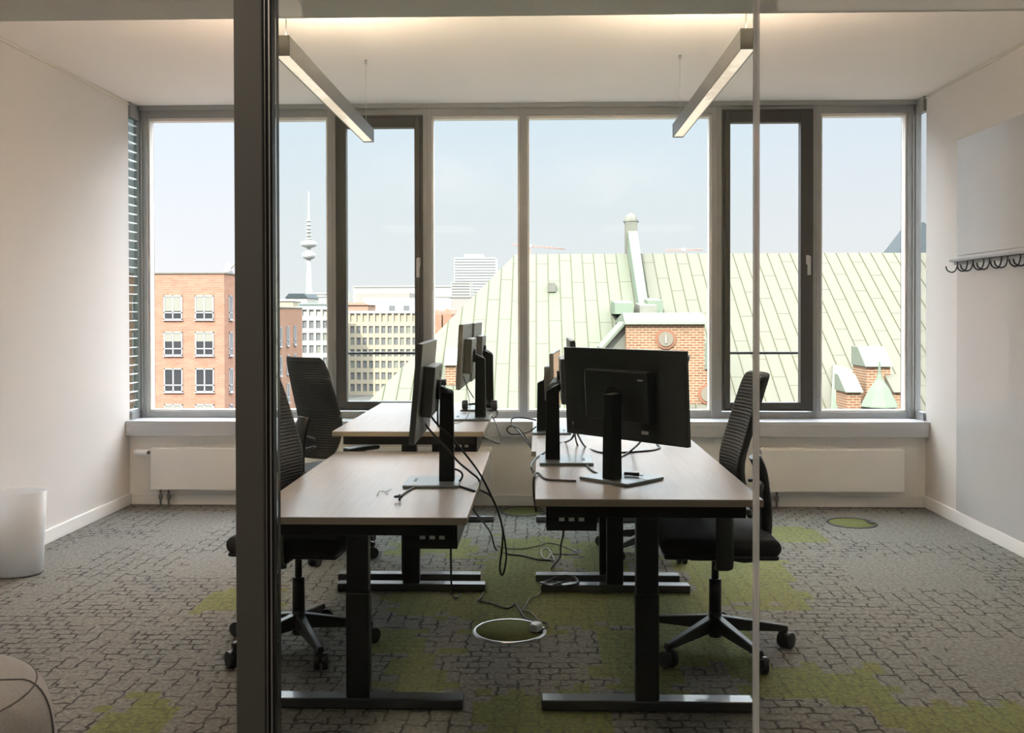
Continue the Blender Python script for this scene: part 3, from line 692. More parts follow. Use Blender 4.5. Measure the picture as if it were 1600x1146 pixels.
cable('desk_cable', [D(730, 603, Z_FL) if False else P(728, 600, 5.6), P(733, 625, 5.55), P(734, 640, 5.5), P(728, 655, 5.4), PZ(716, 661, Z_FL + .004), PZ(706, 661, Z_FL + .004)], 'thin grey cable on the far left desk below the monitors', .002, 'greycable')
cable('desk_cable', [P(724, 588, 5.5), P(730, 605, 5.5), P(740, 622, 5.6)], 'black cable behind the far left monitors', .003)
cable('desk_cable', [P(838, 657, 5.9), P(817, 653, 5.9), P(801, 654, 5.85), P(800, 664, 5.8), P(812, 676, 5.7), P(829, 698, 5.5), P(836, 712, 5.45)], 'black cable curving off the far right desk, the outer of two loops')
cable('desk_cable', [P(838, 667, 5.7), P(824, 676, 5.7), P(800, 679, 5.7), P(792, 671, 5.7), P(800, 666, 5.7), P(812, 671, 5.65), P(821, 684, 5.6), P(834, 705, 5.5)], 'black cable in a small flat loop off the far right desk')
zr = Z_NR
cable('monitor_cable', [P(893, 636, 4.1), P(895, 655, 4.08), P(897, 672, 4.05), PZ(902, 695, zr + .004), PZ(917, 728, zr + .004), PZ(936, 742, zr + .004), PZ(943, 749, zr + .004)], 'black cable running down to the big turned monitor stand')
cable('monitor_cable', [P(896, 640, 4.1), P(899, 668, 4.1), P(903, 680, 4.15), PZ(914, 698, zr + .004), PZ(930, 705, zr + .004), PZ(946, 708, zr + .004), PZ(983, 707, zr + .004), PZ(1019, 704, zr + .004), PZ(1031, 700, zr + .004), PZ(1026, 694, zr + .004)], 'black cable curving across the near right desk behind the big monitor')
cable('monitor_cable', [P(1003, 676, 3.92), P(1001, 690, 3.92), PZ(988, 703, zr + .02), PZ(975, 712, zr + .004), PZ(960, 720, zr + .004)], 'short black cable under the big turned monitor')
cable('monitor_cable', [P(890, 640, 4.1), P(895, 664, 4.15), P(897, 676, 4.2), P(893, 686, 4.2), PZ(884, 691, zr + .004), PZ(870, 694, zr + .004), PZ(850, 708, zr + .004), PZ(838, 716, zr + .004), P(830, 728, 4.05), P(833, 738, 4.0), P(836, 748, 3.95)], 'black cable passing behind the second right monitor and over the inner desk edge')
cable('monitor_cable', [P(838, 800, 3.7), P(834, 770, 3.7), P(834.5, 744, 3.72), PZ(841, 740, zr + .006), PZ(853, 749, zr + .004), PZ(878, 751, zr + .004), PZ(900, 752, zr + .004)], 'black cable from under the near right desk onto its top')
cl = MB().box(-.03, .03, -.008, .008, 0, .014, Matrix.Rotation(R(-15), 4, 'Z')).build('cable_adapter', M['rubber'], bevel=.003, at=PZ(987, 744, zr + .015)); tag(cl, 'small black cable adapter on the big monitor base', 'adapter')
cable('adapter_lead', [PZ(973, 743, zr + .02), PZ(987, 744, zr + .022), PZ(1000, 748, zr + .018), PZ(1013, 750.5, zr + .017)], 'thin pale lead of the adapter on the big monitor base', .0013, 'alu')
cable('floor_cable', [P(880, 818, 3.75), P(880, 835, 3.9), P(876, 855, 4.3), P(875, 872, 4.6), PZ(862, 888, .01), PZ(865, 899, .02), PZ(867, 905, .045)], 'black cable dropping from the near right cable tray')
fz = .046
cable('coiled_cable', [PZ(848, 914, fz), PZ(862, 905, fz), PZ(880, 900, fz), PZ(897, 902, fz), PZ(904, 910, fz), PZ(897, 917, fz), PZ(880, 916, fz), PZ(866, 909, fz), PZ(850, 909, fz), PZ(860, 916, fz + .006), PZ(878, 911, fz + .006), PZ(898, 907, fz + .006), PZ(900, 913, fz + .006), PZ(870, 917, fz + .006), PZ(842, 911, fz)], 'black cable bundle lying coiled on the right desk feet', .0045)
cable('floor_cable', [P(704.3, 852, 3.6), P(704.5, 880, 4.0), P(705, 905, 4.4), PZ(706, 925, .02), PZ(710, 934, .006), PZ(716, 934, .006), PZ(719, 928, .006), PZ(714, 922, .006), PZ(707, 919, .006)], 'black cable hanging from the near left cable tray to the floor')
cable('floor_cable', [PZ(754, 912, .006), PZ(755, 922, .006), PZ(752, 934, .006), PZ(748, 939, .006), PZ(770, 944, .006), PZ(792, 951, .006), PZ(805, 945, .006), PZ(812, 953, .006), PZ(822, 967, .006), PZ(838, 972, .006), PZ(853, 974, .006), PZ(856, 979, .006), PZ(848, 985, .006)], 'black floor cable running from the left desk feet to the near floor box')
cable('floor_cable', [PZ(846, 924, .006), PZ(840, 931, .006), PZ(828, 935, .006), PZ(822, 946, .006), PZ(817, 953, .006), PZ(829, 957, .006), PZ(838, 966, .006), PZ(845, 976, .006)], 'pale grey floor cable from the right desk feet to the near floor box', .0035, 'greycable')
cable('floor_cable', [PZ(776, 853, .006), PZ(790, 857, .006), PZ(815, 858, .006), PZ(843, 853, .006), PZ(858, 849, .006), PZ(880, 854, .006), PZ(903, 865, .006), PZ(893, 867, .006), PZ(860, 866, .006)], 'dark grey cable lying in the aisle between the far desks', .003, 'rubber')
cable('floor_cable', [PZ(862, 866, .006), PZ(856, 858, .006), PZ(846, 860, .006), PZ(847, 870, .006), PZ(855, 874, .006), PZ(861, 866, .008), PZ(865, 876, .006), PZ(852, 873, .006)], 'pale cable knotted on the carpet between the far desks', .004, 'greycable')
cable('floor_cable', [P(853, 820, 4.9), PZ(849, 831, .006), PZ(837, 834, .006), PZ(835, 838, .006), PZ(846, 845, .006), PZ(850, 848, .006)], 'thin blue grey cable squiggling beyond the right desk feet', .0025, 'plate')
pg = MB().box(-.022, .022, -.03, .03, 0, .035).build('power_plug', M['white'], bevel=.008, at=PZ(837, 986, .006)); pg.rotation_euler = (0, 0, R(-25)); tag(pg, 'white power plug at the rim of the near floor box', 'plug')

# ---------------------------------------------------------------- floor boxes
def floor_box(px, py, label, rim):
    c = PZ(px, py, 0); r = empty('floor_box', (c.x, c.y, 0)); tag(r, label, 'floor box', 'round floor boxes')
    MB().lathe([(.150, .001), (.150, .006), (.158, .007), (.166, .002), (.166, .0005)], n=48, closed=True).build('rim', rim, r)
    MB().lathe([(.148, .0008), (.148, .0035), (.0, .0035)], n=48).build('carpet_lid', bpy.data.materials['patterned_carpet'] if False else mat('lid_pile', CARPET_G, 1.0, spec=.1, noise=.3, nscale=60, bump=.5), r)
    MB().box(.105, .150, -.035, .035, .0036, .009).build('cable_flap', M['gasket'], r)
    return r
floor_box(796, 987, 'round floor box with bright steel rim in the aisle near the camera', M['steel'])
floor_box(818, 800, 'round floor box with dark rim by the window wall in the aisle', M['black'])
floor_box(1331, 818, 'round floor box with green lid and dark rim on the right side', M['black'])

# ---------------------------------------------------------------- bin and armchair
bn = MB(); pr = []
def bin_(name):
    m = bpy.data.materials.new('frosted_plastic'); m.use_nodes = True; b = m.node_tree.nodes['Principled BSDF']
    b.inputs['Base Color'].default_value = (.88, .89, .90, 1); b.inputs['Roughness'].default_value = .45
    b.inputs['Subsurface Weight'].default_value = 0
    t = m.node_tree; tl = t.nodes.new('ShaderNodeBsdfTranslucent'); tl.inputs[0].default_value = (.9, .92, .93, 1)
    mx = t.nodes.new('ShaderNodeMixShader'); mx.inputs[0].default_value = .45
    t.links.new(b.outputs[0], mx.inputs[1]); t.links.new(tl.outputs[0], mx.inputs[2]); t.links.new(mx.outputs[0], t.nodes['Material Output'].inputs[0])
    o = MB().lathe([(.0, .003), (.135, .003), (.150, .012), (.158, .2), (.170, .455), (.166, .455), (.154, .2), (.146, .016), (.0, .008)], n=40, sx=.92, sy=.66).build(name, m)
    return o
b_ = bin_('waste_bin'); b_.location = (-2.86, 5.16, 0); b_.rotation_euler = (0, 0, R(12)); tag(b_, 'translucent white oval waste bin against the left wall', 'waste bin')
ac = empty('pouf', (P(83, 1100, 2.46).x - .41, 2.46, 0)); ac.scale = (1, 1, 1.05); tag(ac, 'rounded grey wool pouf cut off by the lower left picture edge', 'pouf')
pf = MB(); prof = [(0.0, .02)] + [(.27 + .10 * math.copysign(abs(math.cos(a)) ** .8, math.cos(a)), .235 + .185 * math.copysign(abs(math.sin(a)) ** .8, math.sin(a))) for a in [R(-80) + R(160) * i / 16 for i in range(17)]] + [(.2, .424), (0.0, .428)]
pf.lathe(prof, n=48).build('upholstery', M['pouf'], ac)
def ring_(rr, z): return [(rr * math.cos(2 * PI * i / 48), rr * math.sin(2 * PI * i / 48), z) for i in range(49)]
sm = MB(); sm.tube(ring_(.325, .402), .0025, 6, smooth_pts=False)
for k in range(6):
    a = 2 * PI * k / 6 + .3; sm.tube([((r_ + .001) * math.cos(a), (r_ + .001) * math.sin(a), z_ + .0005) for r_, z_ in prof[3:]], .0025, 6, smooth_pts=False)
sm.build('seam', mat('pouf_seam', (.10, .098, .095), .95), ac)
MB().cyl((0, 0, 0), (0, 0, .03), .2, 32).build('foot_ring', M['black'], ac)

# ================================================================ outside
EX = {}; EXS = 0.195
EX['copper'] = mat('green_copper_roof', (0.455, 0.47, 0.355), 0.6, noise=.05, nscale=.5)
EX['copper2'] = mat('weathered_copper_roof', (0.43, 0.415, 0.325), 0.6, noise=.05, nscale=.5)
EX['seam'] = mat('copper_seam', (0.27, 0.265, 0.16), 0.7)
EX['mint'] = mat('mint_copper_sheet', (0.50, 0.60, 0.46), 0.6, noise=.06, nscale=1)
EX['pale'] = mat('pale_coping', (0.54, 0.60, 0.48), 0.6)
EX['brick'] = brick('warehouse_brick', (0.80, 0.33, 0.18), (1.0, 0.48, 0.28), (1.25, 1.05, 0.76), bw=.27, rh=.095, ms=.018)
EX['brick2'] = brick('orange_office_brick', (1.08, 0.55, 0.37), (1.2, 0.68, 0.47), (1.15, 0.82, 0.62), bw=.7, rh=.2, ms=.02)
EX['ring'] = mat('brick_ring', (0.85, 0.40, 0.26), .9)
EX['cream2'] = mat('cream_render', (0.66, 0.58, 0.46), .8)
EX['stone'] = mat('weathered_stone', (0.55, 0.54, 0.46), .9, noise=.2, nscale=3)
EX['dark'] = mat('dark_slate', (0.16, 0.20, 0.22), .6)
EX['wframe'] = mat('white_window_frame', (1.3, 1.3, 1.32), .5)
EX['wglass'] = mat('reflecting_house_glass', (0.10, 0.11, 0.12), .12, spec=.9)
EX['blind'] = mat('pale_blind', (0.72, 0.73, 0.62), .8)
EX['beige'] = mat('beige_facade', (1.15, 1.0, 0.76), .8)  # far building colours lightened, distance haze painted in
EX['white'] = mat('white_facade', (1.5, 1.5, 1.52), .8)
EX['cream'] = mat('cream_facade', (1.25, 1.2, 1.08), .8)
EX['greyroof'] = mat('grey_brown_roof', (0.9, 0.82, 0.76), .8)
EX['redroof'] = mat('red_brown_roof', (1.05, 0.66, 0.5), .8)
EX['glassgreen'] = mat('green_glass_front', (0.8, 1.0, 0.95), .5)
EX['tower'] = mat('white_concrete', (1.5, 1.5, 1.44), .8)
EX['winpale'] = mat('hazed_dark_window', (0.50, 0.50, 0.50), .6)  # dark window colour greyed by painted haze
EX['crane'] = mat('pink_red_crane_paint', (1.2, 0.75, 0.62), .6)
EX['ground'] = mat('street_and_yard', (0.32, 0.31, 0.29), .9, noise=.2, nscale=.05)
for _m in EX.values():              # outside colours darkened to offset the boosted sky and sun light
    _b = _m.node_tree.nodes.get('Principled BSDF')
    for _n in _m.node_tree.nodes:
        if _n.type == 'MIX' and _n.blend_type != 'MULTIPLY':
            for _i in (6, 7): _n.inputs[_i].default_value = [c * EXS for c in _n.inputs[_i].default_value[:3]] + [1]
        if _n.type == 'TEX_BRICK':
            for _i in ('Color1', 'Color2', 'Mortar'): _n.inputs[_i].default_value = [c * EXS for c in _n.inputs[_i].default_value[:3]] + [1]
    _b.inputs['Specular IOR Level'].default_value = 0.05 if _b.inputs['Roughness'].default_value > .3 else .5
    _b.inputs['Base Color'].default_value = [c * EXS for c in _b.inputs['Base Color'].default_value[:3]] + [1]
g = MB().box(-900, 900, 7.6, 2600, -22.4, -22).build('ground', EX['ground']); g['kind'] = 'structure'

# --- big copper-roofed warehouse
wh = empty('copper_roofed_warehouse', (0, 45, -22)); tag(wh, 'brick warehouse with big pale green copper roof right outside the window', 'building')
TH = math.atan((488 + 540) / F); RY = 45.0; RZ = P(900, 397, RY).z
rn = Vector((0, -math.sin(TH), math.cos(TH))); r0 = Vector((0, RY, RZ))
up = Vector((0, math.cos(TH), math.sin(TH)))
def RP(px, py, lift=0): return PP(px, py, r0 + rn * lift, rn)
org = Vector(wh.location)
hipA = RP(805, 398); hipB = RP(575, 628); dd = (hipB - hipA)
tE = (-9.0 - hipA.z) / dd.z; hipE = hipA + dd * tE
xsplit = P(990, 397, RY).x; xR = 38.0
def roofpart(name, m, poly3, seams, rungs):
    mb = MB(); t = .25
    a = [mb.b.verts.new(p - org) for p in poly3]; b = [mb.b.verts.new(p - org - rn * t) for p in poly3]; k = len(a)
    mb.b.faces.new(a); mb.b.faces.new(b[::-1])
    for i in range(k): mb.b.faces.new((a[i], b[i], b[(i + 1) % k], a[(i + 1) % k]))
    mb.mi = 1
    for (p, q) in seams + rungs:
        d = (q - p).normalized(); s = d.cross(rn).normalized(); wd, ht = (.012, .03) if (p, q) in seams else (.008, .006)
        mb.hexa([p - org - s * wd, q - org - s * wd, q - org + s * wd, p - org + s * wd], [v + rn * ht for v in (p - org - s * wd, q - org - s * wd, q - org + s * wd, p - org + s * wd)])
    return mb.build(name, [m, EX['seam']], wh)
ze = -9.0
def eave(x): s = (RZ - ze) / math.sin(TH); return Vector((x, RY, RZ)) - up * s
def onroof(x, s): return Vector((x, RY, RZ)) - up * s
S = (RZ - ze) / math.sin(TH)
# left part
lw = .53; seams = []; rungs = []; rnd = random.Random(5)
k = 0; x = xsplit - .3
while x > hipE.x:
    s0 = 0 if x > hipA.x else (x - hipA.x) / (hipE.x - hipA.x) * S
    seams.append((onroof(x, s0), onroof(x, S)))
    s = .6 + (k % 2) * 1.6 + rnd.uniform(0, .3)
    while s < S - .5:
        if s > s0 + .3 and x + lw < xsplit: rungs.append((onroof(x, s), onroof(x + lw, s)))
        s += 3.1
    x -= lw; k += 1
roofpart('roof', EX['copper'], [onroof(xsplit, 0), hipA, hipE, eave(xsplit)], seams, rungs)
seams = []; rungs = []; x = xsplit + .35; k = 0
while x < xR:
    seams.append((onroof(x, 0), onroof(x, S))); s = .7 + (k % 3) * 1.15 + rnd.uniform(0, .3)
    while s < S - .5: rungs.append((onroof(x, s), onroof(x + lw, s))); s += 3.0
    x += lw; k += 1
roofpart('roof', EX['copper2'], [onroof(xsplit, 0), eave(xsplit), eave(xR), onroof(xR, 0)], seams, rungs)
# hip side, rear slope and walls
hw_ = MB(); A_ = hipA - org; E_ = hipE - org
back = Vector((hipA.x, RY + 14, ze)) - org; E2 = Vector((hipE.x, RY + 14, ze)) - org; A2 = Vector((hipA.x, RY + .4, RZ)) - org
v = [hw_.b.verts.new(p) for p in (A_, E_, E2, A2)]; hw_.b.faces.new(v)
v2 = [hw_.b.verts.new(p) for p in (A_ + Vector((0, 0, -.02)), Vector((xR, RY, RZ - .02)) - org, Vector((xR, RY + 14, ze)) - org, E2)]; hw_.b.faces.new(v2)
hw_.build('rear_roof', EX['copper2'], wh)
ey = eave(0).y
MB().box(hipE.x - org.x + .3, xR - .3, ey + .4 - org.y, 13.5, 0, ze + 22 - .1).build('wall', EX['brick'], wh)
# firewall parapet along the slope, with stone pier at the ridge
def onW(x, s, l): return onroof(x, s) + Vector((0, 0, l)) - org
pw_ = MB(); xc = P(989, 397, RY).x
s2 = 6.2
pw_.hexa([onW(xc - .28, -.3, -.1), onW(xc + .34, -.3, -.1), onW(xc + .30, s2, -.1), onW(xc - .20, s2, -.1)], [onW(xc - .24, -.3, 1.1), onW(xc + .20, -.3, 1.1), onW(xc + .22, s2, .45), onW(xc - .15, s2, .45)])
pw_.build('firewall', EX['mint'], wh)
xp = P(987, 397, RY).x
MB().box(xp - .27, xp + .27, .0, .7, RZ + 22 - .6, P(987, 347, RY).z + 22).build('chimney', EX['stone'], wh)
MB().lathe([(.36, 0), (.36, .08), (.24, .3), (.1, .42), (0, .45)], c=(xp, .35, P(987, 347, RY).z + 22), n=4).build('chimney_cap', EX['stone'], wh)
def dormer(pa, pb, ytop, ybrk, ybot, Y, name_m, roofm, deep=6.0, gap=0.0):
    x0, x1 = P(pa, 500, Y).x, P(pb, 500, Y).x; zt0, zt1, zb = P(pa, ytop, Y + .8).z, P(pa, ybrk, Y).z, P(pa, ybot, Y).z
    q = Vector((0, Y, 0)) - org
    MB().box(x0 + .04, x1 - .04, q.y, q.y + deep, zb + 22, zt1 + 22).build('dormer_wall', name_m, wh)
    ys, zs = (q.y - .12, q.y + .8, q.y + deep, q.y + deep), (zt1 + 22, zt0 + 22, zt0 + 22, zt1 + 22)
    MB().prism(list(zip(ys, zs)), x0 - .02, x1 + .02, lambda u, v, w: Vector((w, u, v))).build('dormer_roof', roofm, wh)
    return x0, x1, zt1, q.y
# large gabled brick bay
YD = 36.0
x0, x1 = P(978, 500, YD).x, P(1101, 500, YD).x; zc1, zc0 = P(978, 507, YD).z, P(978, 489, YD).z
q = YD - 45
MB().box(x0, x1, q, q + 5.5, 22 - 8, zc1 + 22).build('bay_wall', EX['brick'], wh)
MB().hexa([(x0 - .05, q - .15, zc1 + 22), (x1 + .05, q - .15, zc1 + 22), (x1 + .05, q + 5.5, zc1 + 22), (x0 - .05, q + 5.5, zc1 + 22)],
          [(x0 - .05, q - .1, zc1 + 22.1), (x1 + .05, q - .1, zc1 + 22.1), (x1 + .05, q + .8, zc0 + 22), (x0 - .05, q + .8, zc0 + 22)]).build('bay_coping', EX['pale'], wh)
xl = P(940, 548, YD).x; zl = P(940, 550, YD).z
MB().prism([(x0, zc1 + 22), (xl, zl + 22), (xl, zl + 22 - 4), (x0, zc1 + 22 - 6)], q + .35, q + 2.5, lambda u, v, w: Vector((u, w, v))).build('bay_wing', EX['stone'], wh)
MB().prism([(x0, zc1 + 22.0), (x0, zc1 + 22 + .14), (xl, zl + 22.14), (xl, zl + 22)], q + .1, q + 2.6, lambda u, v, w: Vector((u, w, v))).build('wing_coping', EX['pale'], wh)
for (px, py, rr) in ((1040, 530, 11.5), (1107, 616, 12)):
    c = P(px, py, YD); ra = rr * YD / F
    wn = MB().cyl((c.x, q - .06, c.z + 22), (c.x, q + .1, c.z + 22), ra * 1.35, 28).build('round_surround', EX['ring'], wh)
    MB().cyl((c.x, q - .10, c.z + 22), (c.x, q - .03, c.z + 22), ra, 28).build('round_window', EX['cream2'], wn)
    MB().box(c.x - .04, c.x + .04, q - .13, q - .1, c.z + 22 - .16, c.z + 22 + .16).build('clasp', EX['greyroof'], wn)
xf = P(1130, 500, YD).x; zf = P(1100, 577, YD).z + 22
MB().box(x1 + .001, xf, q, q + 3.5, 22 - 8, zf).build('bay_flank', EX['brick'], wh)
MB().box(x1 + .002, xf + .05, q - .08, q + 3.5, zf, zf + .12).build('flank_coping', EX['pale'], wh)
MB().box(x1 + .001, x1 + .16, q + .02, q + 3, zf + .13, zc1 + 22 - .7).build('corner_pilaster', EX['pale'], wh)
# little boxes above the bay
for (a, b, c_, d_, Y, mm) in ((1000, 1027, 473, 490, 38.6, EX['stone']), (961, 990, 469, 491, 38.9, EX['mint']), (1012, 1036, 465, 489, 39.6, EX['mint'])):
    xa_, xb_ = P(a, c_, Y).x, P(b, c_, Y).x; za, zb = P(a, c_, Y).z + 22, P(a, d_, Y).z + 22
    MB().hexa([(xa_, Y - 45, zb), (xb_, Y - 45, zb), (xb_, Y - 42, zb), (xa_, Y - 42, zb)], [(xa_, Y - 44.9, za - .12), (xb_, Y - 44.9, za - .12), (xb_, Y - 43, za), (xa_, Y - 43, za)]).build('roof_box', mm, wh)
# skylight on the roof
c = RP(862, 453); MB().box(c.x - .17, c.x + .17, c.y - 45 - .25, c.y - 45 + .35, c.z + 22 - .1, c.z + 22 + .3).build('roof_vent', EX['stone'], wh)
# small brick dormer behind the left monitors
dormer(694, 713, 545, 571, 602, 36.9, EX['brick'], EX['pale'], 1.6)
# dormer group at lower right
dormer(1352, 1393, 542, 573, 660, 35.3, EX['brick'], EX['pale'], 1.5)
dormer(1321, 1347, 585, 613, 660, 34.6, EX['brick'], EX['pale'], 1.2)
dormer(1396, 1440, 586, 613, 660, 34.5, EX['brick'], EX['copper2'], 1.2)
MB().hexa([RP(1298, 642, .03) - org, RP(1320, 642, .03) - org, RP(1346, 582, .03) - org, RP(1302, 569, .03) - org], [RP(1298, 642, .18) - org, RP(1320, 642, .18) - org, RP(1346, 582, .18) - org, RP(1302, 569, .18) - org]).build('flashing', EX['mint'], wh)
tc_ = P(1374, 640, 33.4); tz = P(1374, 570, 33.4).z; rb = 29 * 33.4 / F
tu = MB().lathe([(rb, 0), (rb * .98, .05), (rb * .55, (tz - tc_.z) * .38), (rb * .20, (tz - tc_.z) * .60), (.06, (tz - tc_.z) * .74), (.03, tz - tc_.z)], c=(tc_.x, 33.4 - 45, tc_.z + 22 + .1), n=8)
for f in tu.b.faces: f.smooth = False
tu.build('turret_roof', EX['mint'], wh)
MB().lathe([(rb * .86, -6), (rb * .86, 0)], c=(tc_.x, 33.4 - 45, tc_.z + 22 + .1), n=8).build('turret_wall', EX['dark'], wh)

# dark roof and crane jibs beyond the ridge
dk = empty('gabled_tower', (P(1424, 390, 75).x, 75, -22)); tag(dk, 'dark roof slope of a tower beyond the ridge at the right window edge', 'building')
zz0, zz1 = P(1424, 400, 75).z + 22, P(1424, 345, 75).z + 22
MB().box(-1.1, 3, 0, 4, 0, zz0).build('wall', EX['brick'], dk)
MB().hexa([(-1.1, 0, zz0), (3, 0, zz0), (3, 4, zz0), (-1.1, 4, zz0)], [(.5, 1.5, zz1), (1.6, 1.5, zz1), (1.6, 2.5, zz1), (.5, 2.5, zz1)]).build('roof', EX['dark'], dk)
def crane(px0, py0, px1, py1, pxm, Y, label):
    a = P(px0, py0, Y); b = P(px1, py1, Y); m_ = P(pxm, py0 + (py1 - py0) * (pxm - px0) / (px1 - px0), Y)
    r = empty('tower_crane', (m_.x, Y, -22)); tag(r, label, 'crane', 'cranes over the rooftops')
    o = Vector((m_.x, Y, -22)); s = Y / F
    mb = MB(); h_ = 3.2 * s
    nseg = 14
    for off in (0, h_): mb.cyl(a - o + Vector((0, 0, off)), b - o + Vector((0, 0, off * .3)), .5 * s, 6)
    for i in range(nseg):
        t0, t1 = i / nseg, (i + 1) / nseg
        mb.cyl(a.lerp(b, t0) - o, a.lerp(b, t1) - o + Vector((0, 0, h_ * (1 - .7 * t1))), .35 * s, 5)
    mb.build('jib', EX['crane'], r)
    MB().box(-1.2 * s, 1.2 * s, -1.2 * s, 1.2 * s, 0, m_.z + 22 - .5 * s).build('mast', EX['crane'], r)
    MB().box(-3 * s, 3 * s, -2 * s, 2 * s, m_.z + 22 - 1 * s, m_.z + 22 + 4 * s).build('cab', EX['wframe'], r)
crane(801, 384, 883, 390, 828, 420, 'pinkish crane with long jib above the green roof ridge')
crane(1040, 393, 1098, 391, 1068, 420, 'small distant crane jib above the ridge right of the chimney')

# --- orange brick office block
ob = empty('brick_office_block', (-27.9, 85, -22)); tag(ob, 'orange brick office block with white paired windows behind the far left pane', 'building')
zt1 = P(300, 428, 85).z + 22; xe = P(350, 428, 85).x; ob.location.x = xe
MB().box(-40, 0, 0, 12, 0, zt1).build('wall', EX['brick2'], ob)
MB().box(-40.1, .1, -.1, 12.1, zt1, zt1 + .12).build('coping', EX['stone'], ob)
zt2 = P(452, 482, 107).z + 22
MB().box(-40, -.02, 12, 28.3, 0, zt2).build('lower_wing', EX['brick2'], ob)
MB().box(-40, .06, 12.01, 28.4, zt2, zt2 + .12).build('wing_coping', EX['stone'], ob)
def owin(xc, zb, w, h, ax, blind):
    r = ob
    def T(u, v, d): return Vector((xc + u, -d, zb + v)) if ax == 'x' else Vector((d, xc + u, zb + v))
    def bx(mb, u0, u1, v0, v1, d0, d1):
        p = [T(u0, v0, d0), T(u1, v1, d1)]
        return mb.box(min(p[0].x, p[1].x), max(p[0].x, p[1].x), min(p[0].y, p[1].y), max(p[0].y, p[1].y), min(p[0].z, p[1].z), max(p[0].z, p[1].z))
    f = MB(); t = .10
    bx(f, -w / 2, w / 2, 0, t, 0, .08); bx(f, -w / 2, w / 2, h - t, h, 0, .08)
    for u in (-w / 2, -t * .6, w / 2 - t): bx(f, u, u + t, 0, h, 0, .08)
    bx(f, -w / 2, w / 2, h * .27, h * .27 + t, 0, .08)
    bx(f, -w / 2 - .05, w / 2 + .05, -.08, 0, 0, .16)
    fo = f.build('window', EX['wframe'], ob)
    p = MB(); bx(p, -w / 2 + .02, w / 2 - .02, .02, h - .02, .01, .03); p.build('pane', EX['wglass'], fo)
    if blind:
        p = MB(); bx(p, -w / 2 + .05, w / 2 - .05, h * (.36 if blind == 1 else .6), h - .05, .03, .045); p.build('blind', EX['blind'], fo)
cols = [P(270.5, 480, 85).x - xe, P(319.5, 480, 85).x - xe]
pitch = cols[1] - cols[0]; cols += [cols[0] - pitch, cols[0] - 2 * pitch]
for ci, cx_ in enumerate(cols):
    for ri, (ya, yb2) in enumerate(((462, 500), (519, 556), (576, 613), (632, 669))):
        zb = P(270, yb2, 85).z + 22; zt_2 = P(270, ya, 85).z + 22
        owin(cx_, zb, 1.68, zt_2 - zb, 'x', (1, 2, 0, 2)[ri] if ci < 2 else 0)
for ri, (ya, yb2) in enumerate(((462, 500), (519, 556), (576, 613), (632, 669))):
    zb = P(360, yb2, 86.7).z + 22; zt_2 = P(360, ya, 86.7).z + 22
    for yy in (1.75, 5.3, 8.8): owin(yy, zb, .95, zt_2 - zb, 'y', 0)
for yy in (15.5, 18.6, 21.7, 24.8):
    for ri in range(4):
        owin(yy, zt2 - 4.2 - ri * 3.2, 1.0, 2.2, 'y', 0)
an = empty('roof_antenna', (P(356, 424, 88).x, 88, zt1 - 22 + .12)); tag(an, 'small pale dish antenna on the orange brick roof', 'antenna')
MB().cone((0, 0, 0), (0, 0, 1.0), .5, .1, 10).build('mount', EX['wframe'], an); MB().cyl((0, 0, .2), (.7, 0, .9), .06, 8).build('arm', EX['stone'], an)

# --- grid-fronted office buildings
def grid_building(name, px0, px1, ytop, Y, label, cols_, rows_, zrow, facade, y_bot=720, depth=25, wfrac=(.62, .62), attic=True, y0row=497):
    x0, x1 = P(px0, 500, Y).x, P(px1, 500, Y).x; zt = P(px0, ytop, Y).z + 22
    r = empty(name, ((x0 + x1) / 2, Y, -22)); tag(r, label, 'building'); w = (x1 - x0) / 2
    MB().box(-w, w, .4, depth, 0, zt).build('wall', facade, r)
    MB().box(-w - .2, w + .2, -.2, depth, zt, zt + .7).build('cornice', EX['white'], r)
    cw = 2 * w / cols_; ph = P(px0, y0row, Y).z + 22
    fr = MB()
    for i in range(cols_ + 1): fr.box(-w + i * cw - cw * .17, -w + i * cw + cw * .17, -.1, .4, 0, zt)
    for j in range(rows_ + 1): fr.box(-w, w, 0, .4, ph - j * zrow - zrow * (1 - wfrac[1]) , ph - j * zrow)
    fr.build('facade_grid', facade, r)
    cnt = 0
    rnd = random.Random(11)
    w0 = None
    for j in range(rows_):
        for i in range(cols_):
            if cnt >= 95: break
            zz1_ = ph - j * zrow - zrow * (1 - wfrac[1]); zz0_ = ph - (j + 1) * zrow
            MB().box(-w + i * cw + cw * .17, -w + (i + 1) * cw - cw * .17, .30, .41, zz0_ + .02, zz1_ - .02).build('window', EX['blind'] if rnd.random() < .13 else EX['winpale'], r); cnt += 1
    return r
grid_building('office_building', 536, 672, 490, 270, 'beige office building with a grid of dark windows beyond the left opening window', 14, 7, 3.28, EX['beige'], y0row=503)
grid_building('office_building', 460, 524, 484, 255, 'pale office building with wide windows between the brick block and the sash', 6, 8, 3.3, EX['cream'], y0row=494, depth=10)

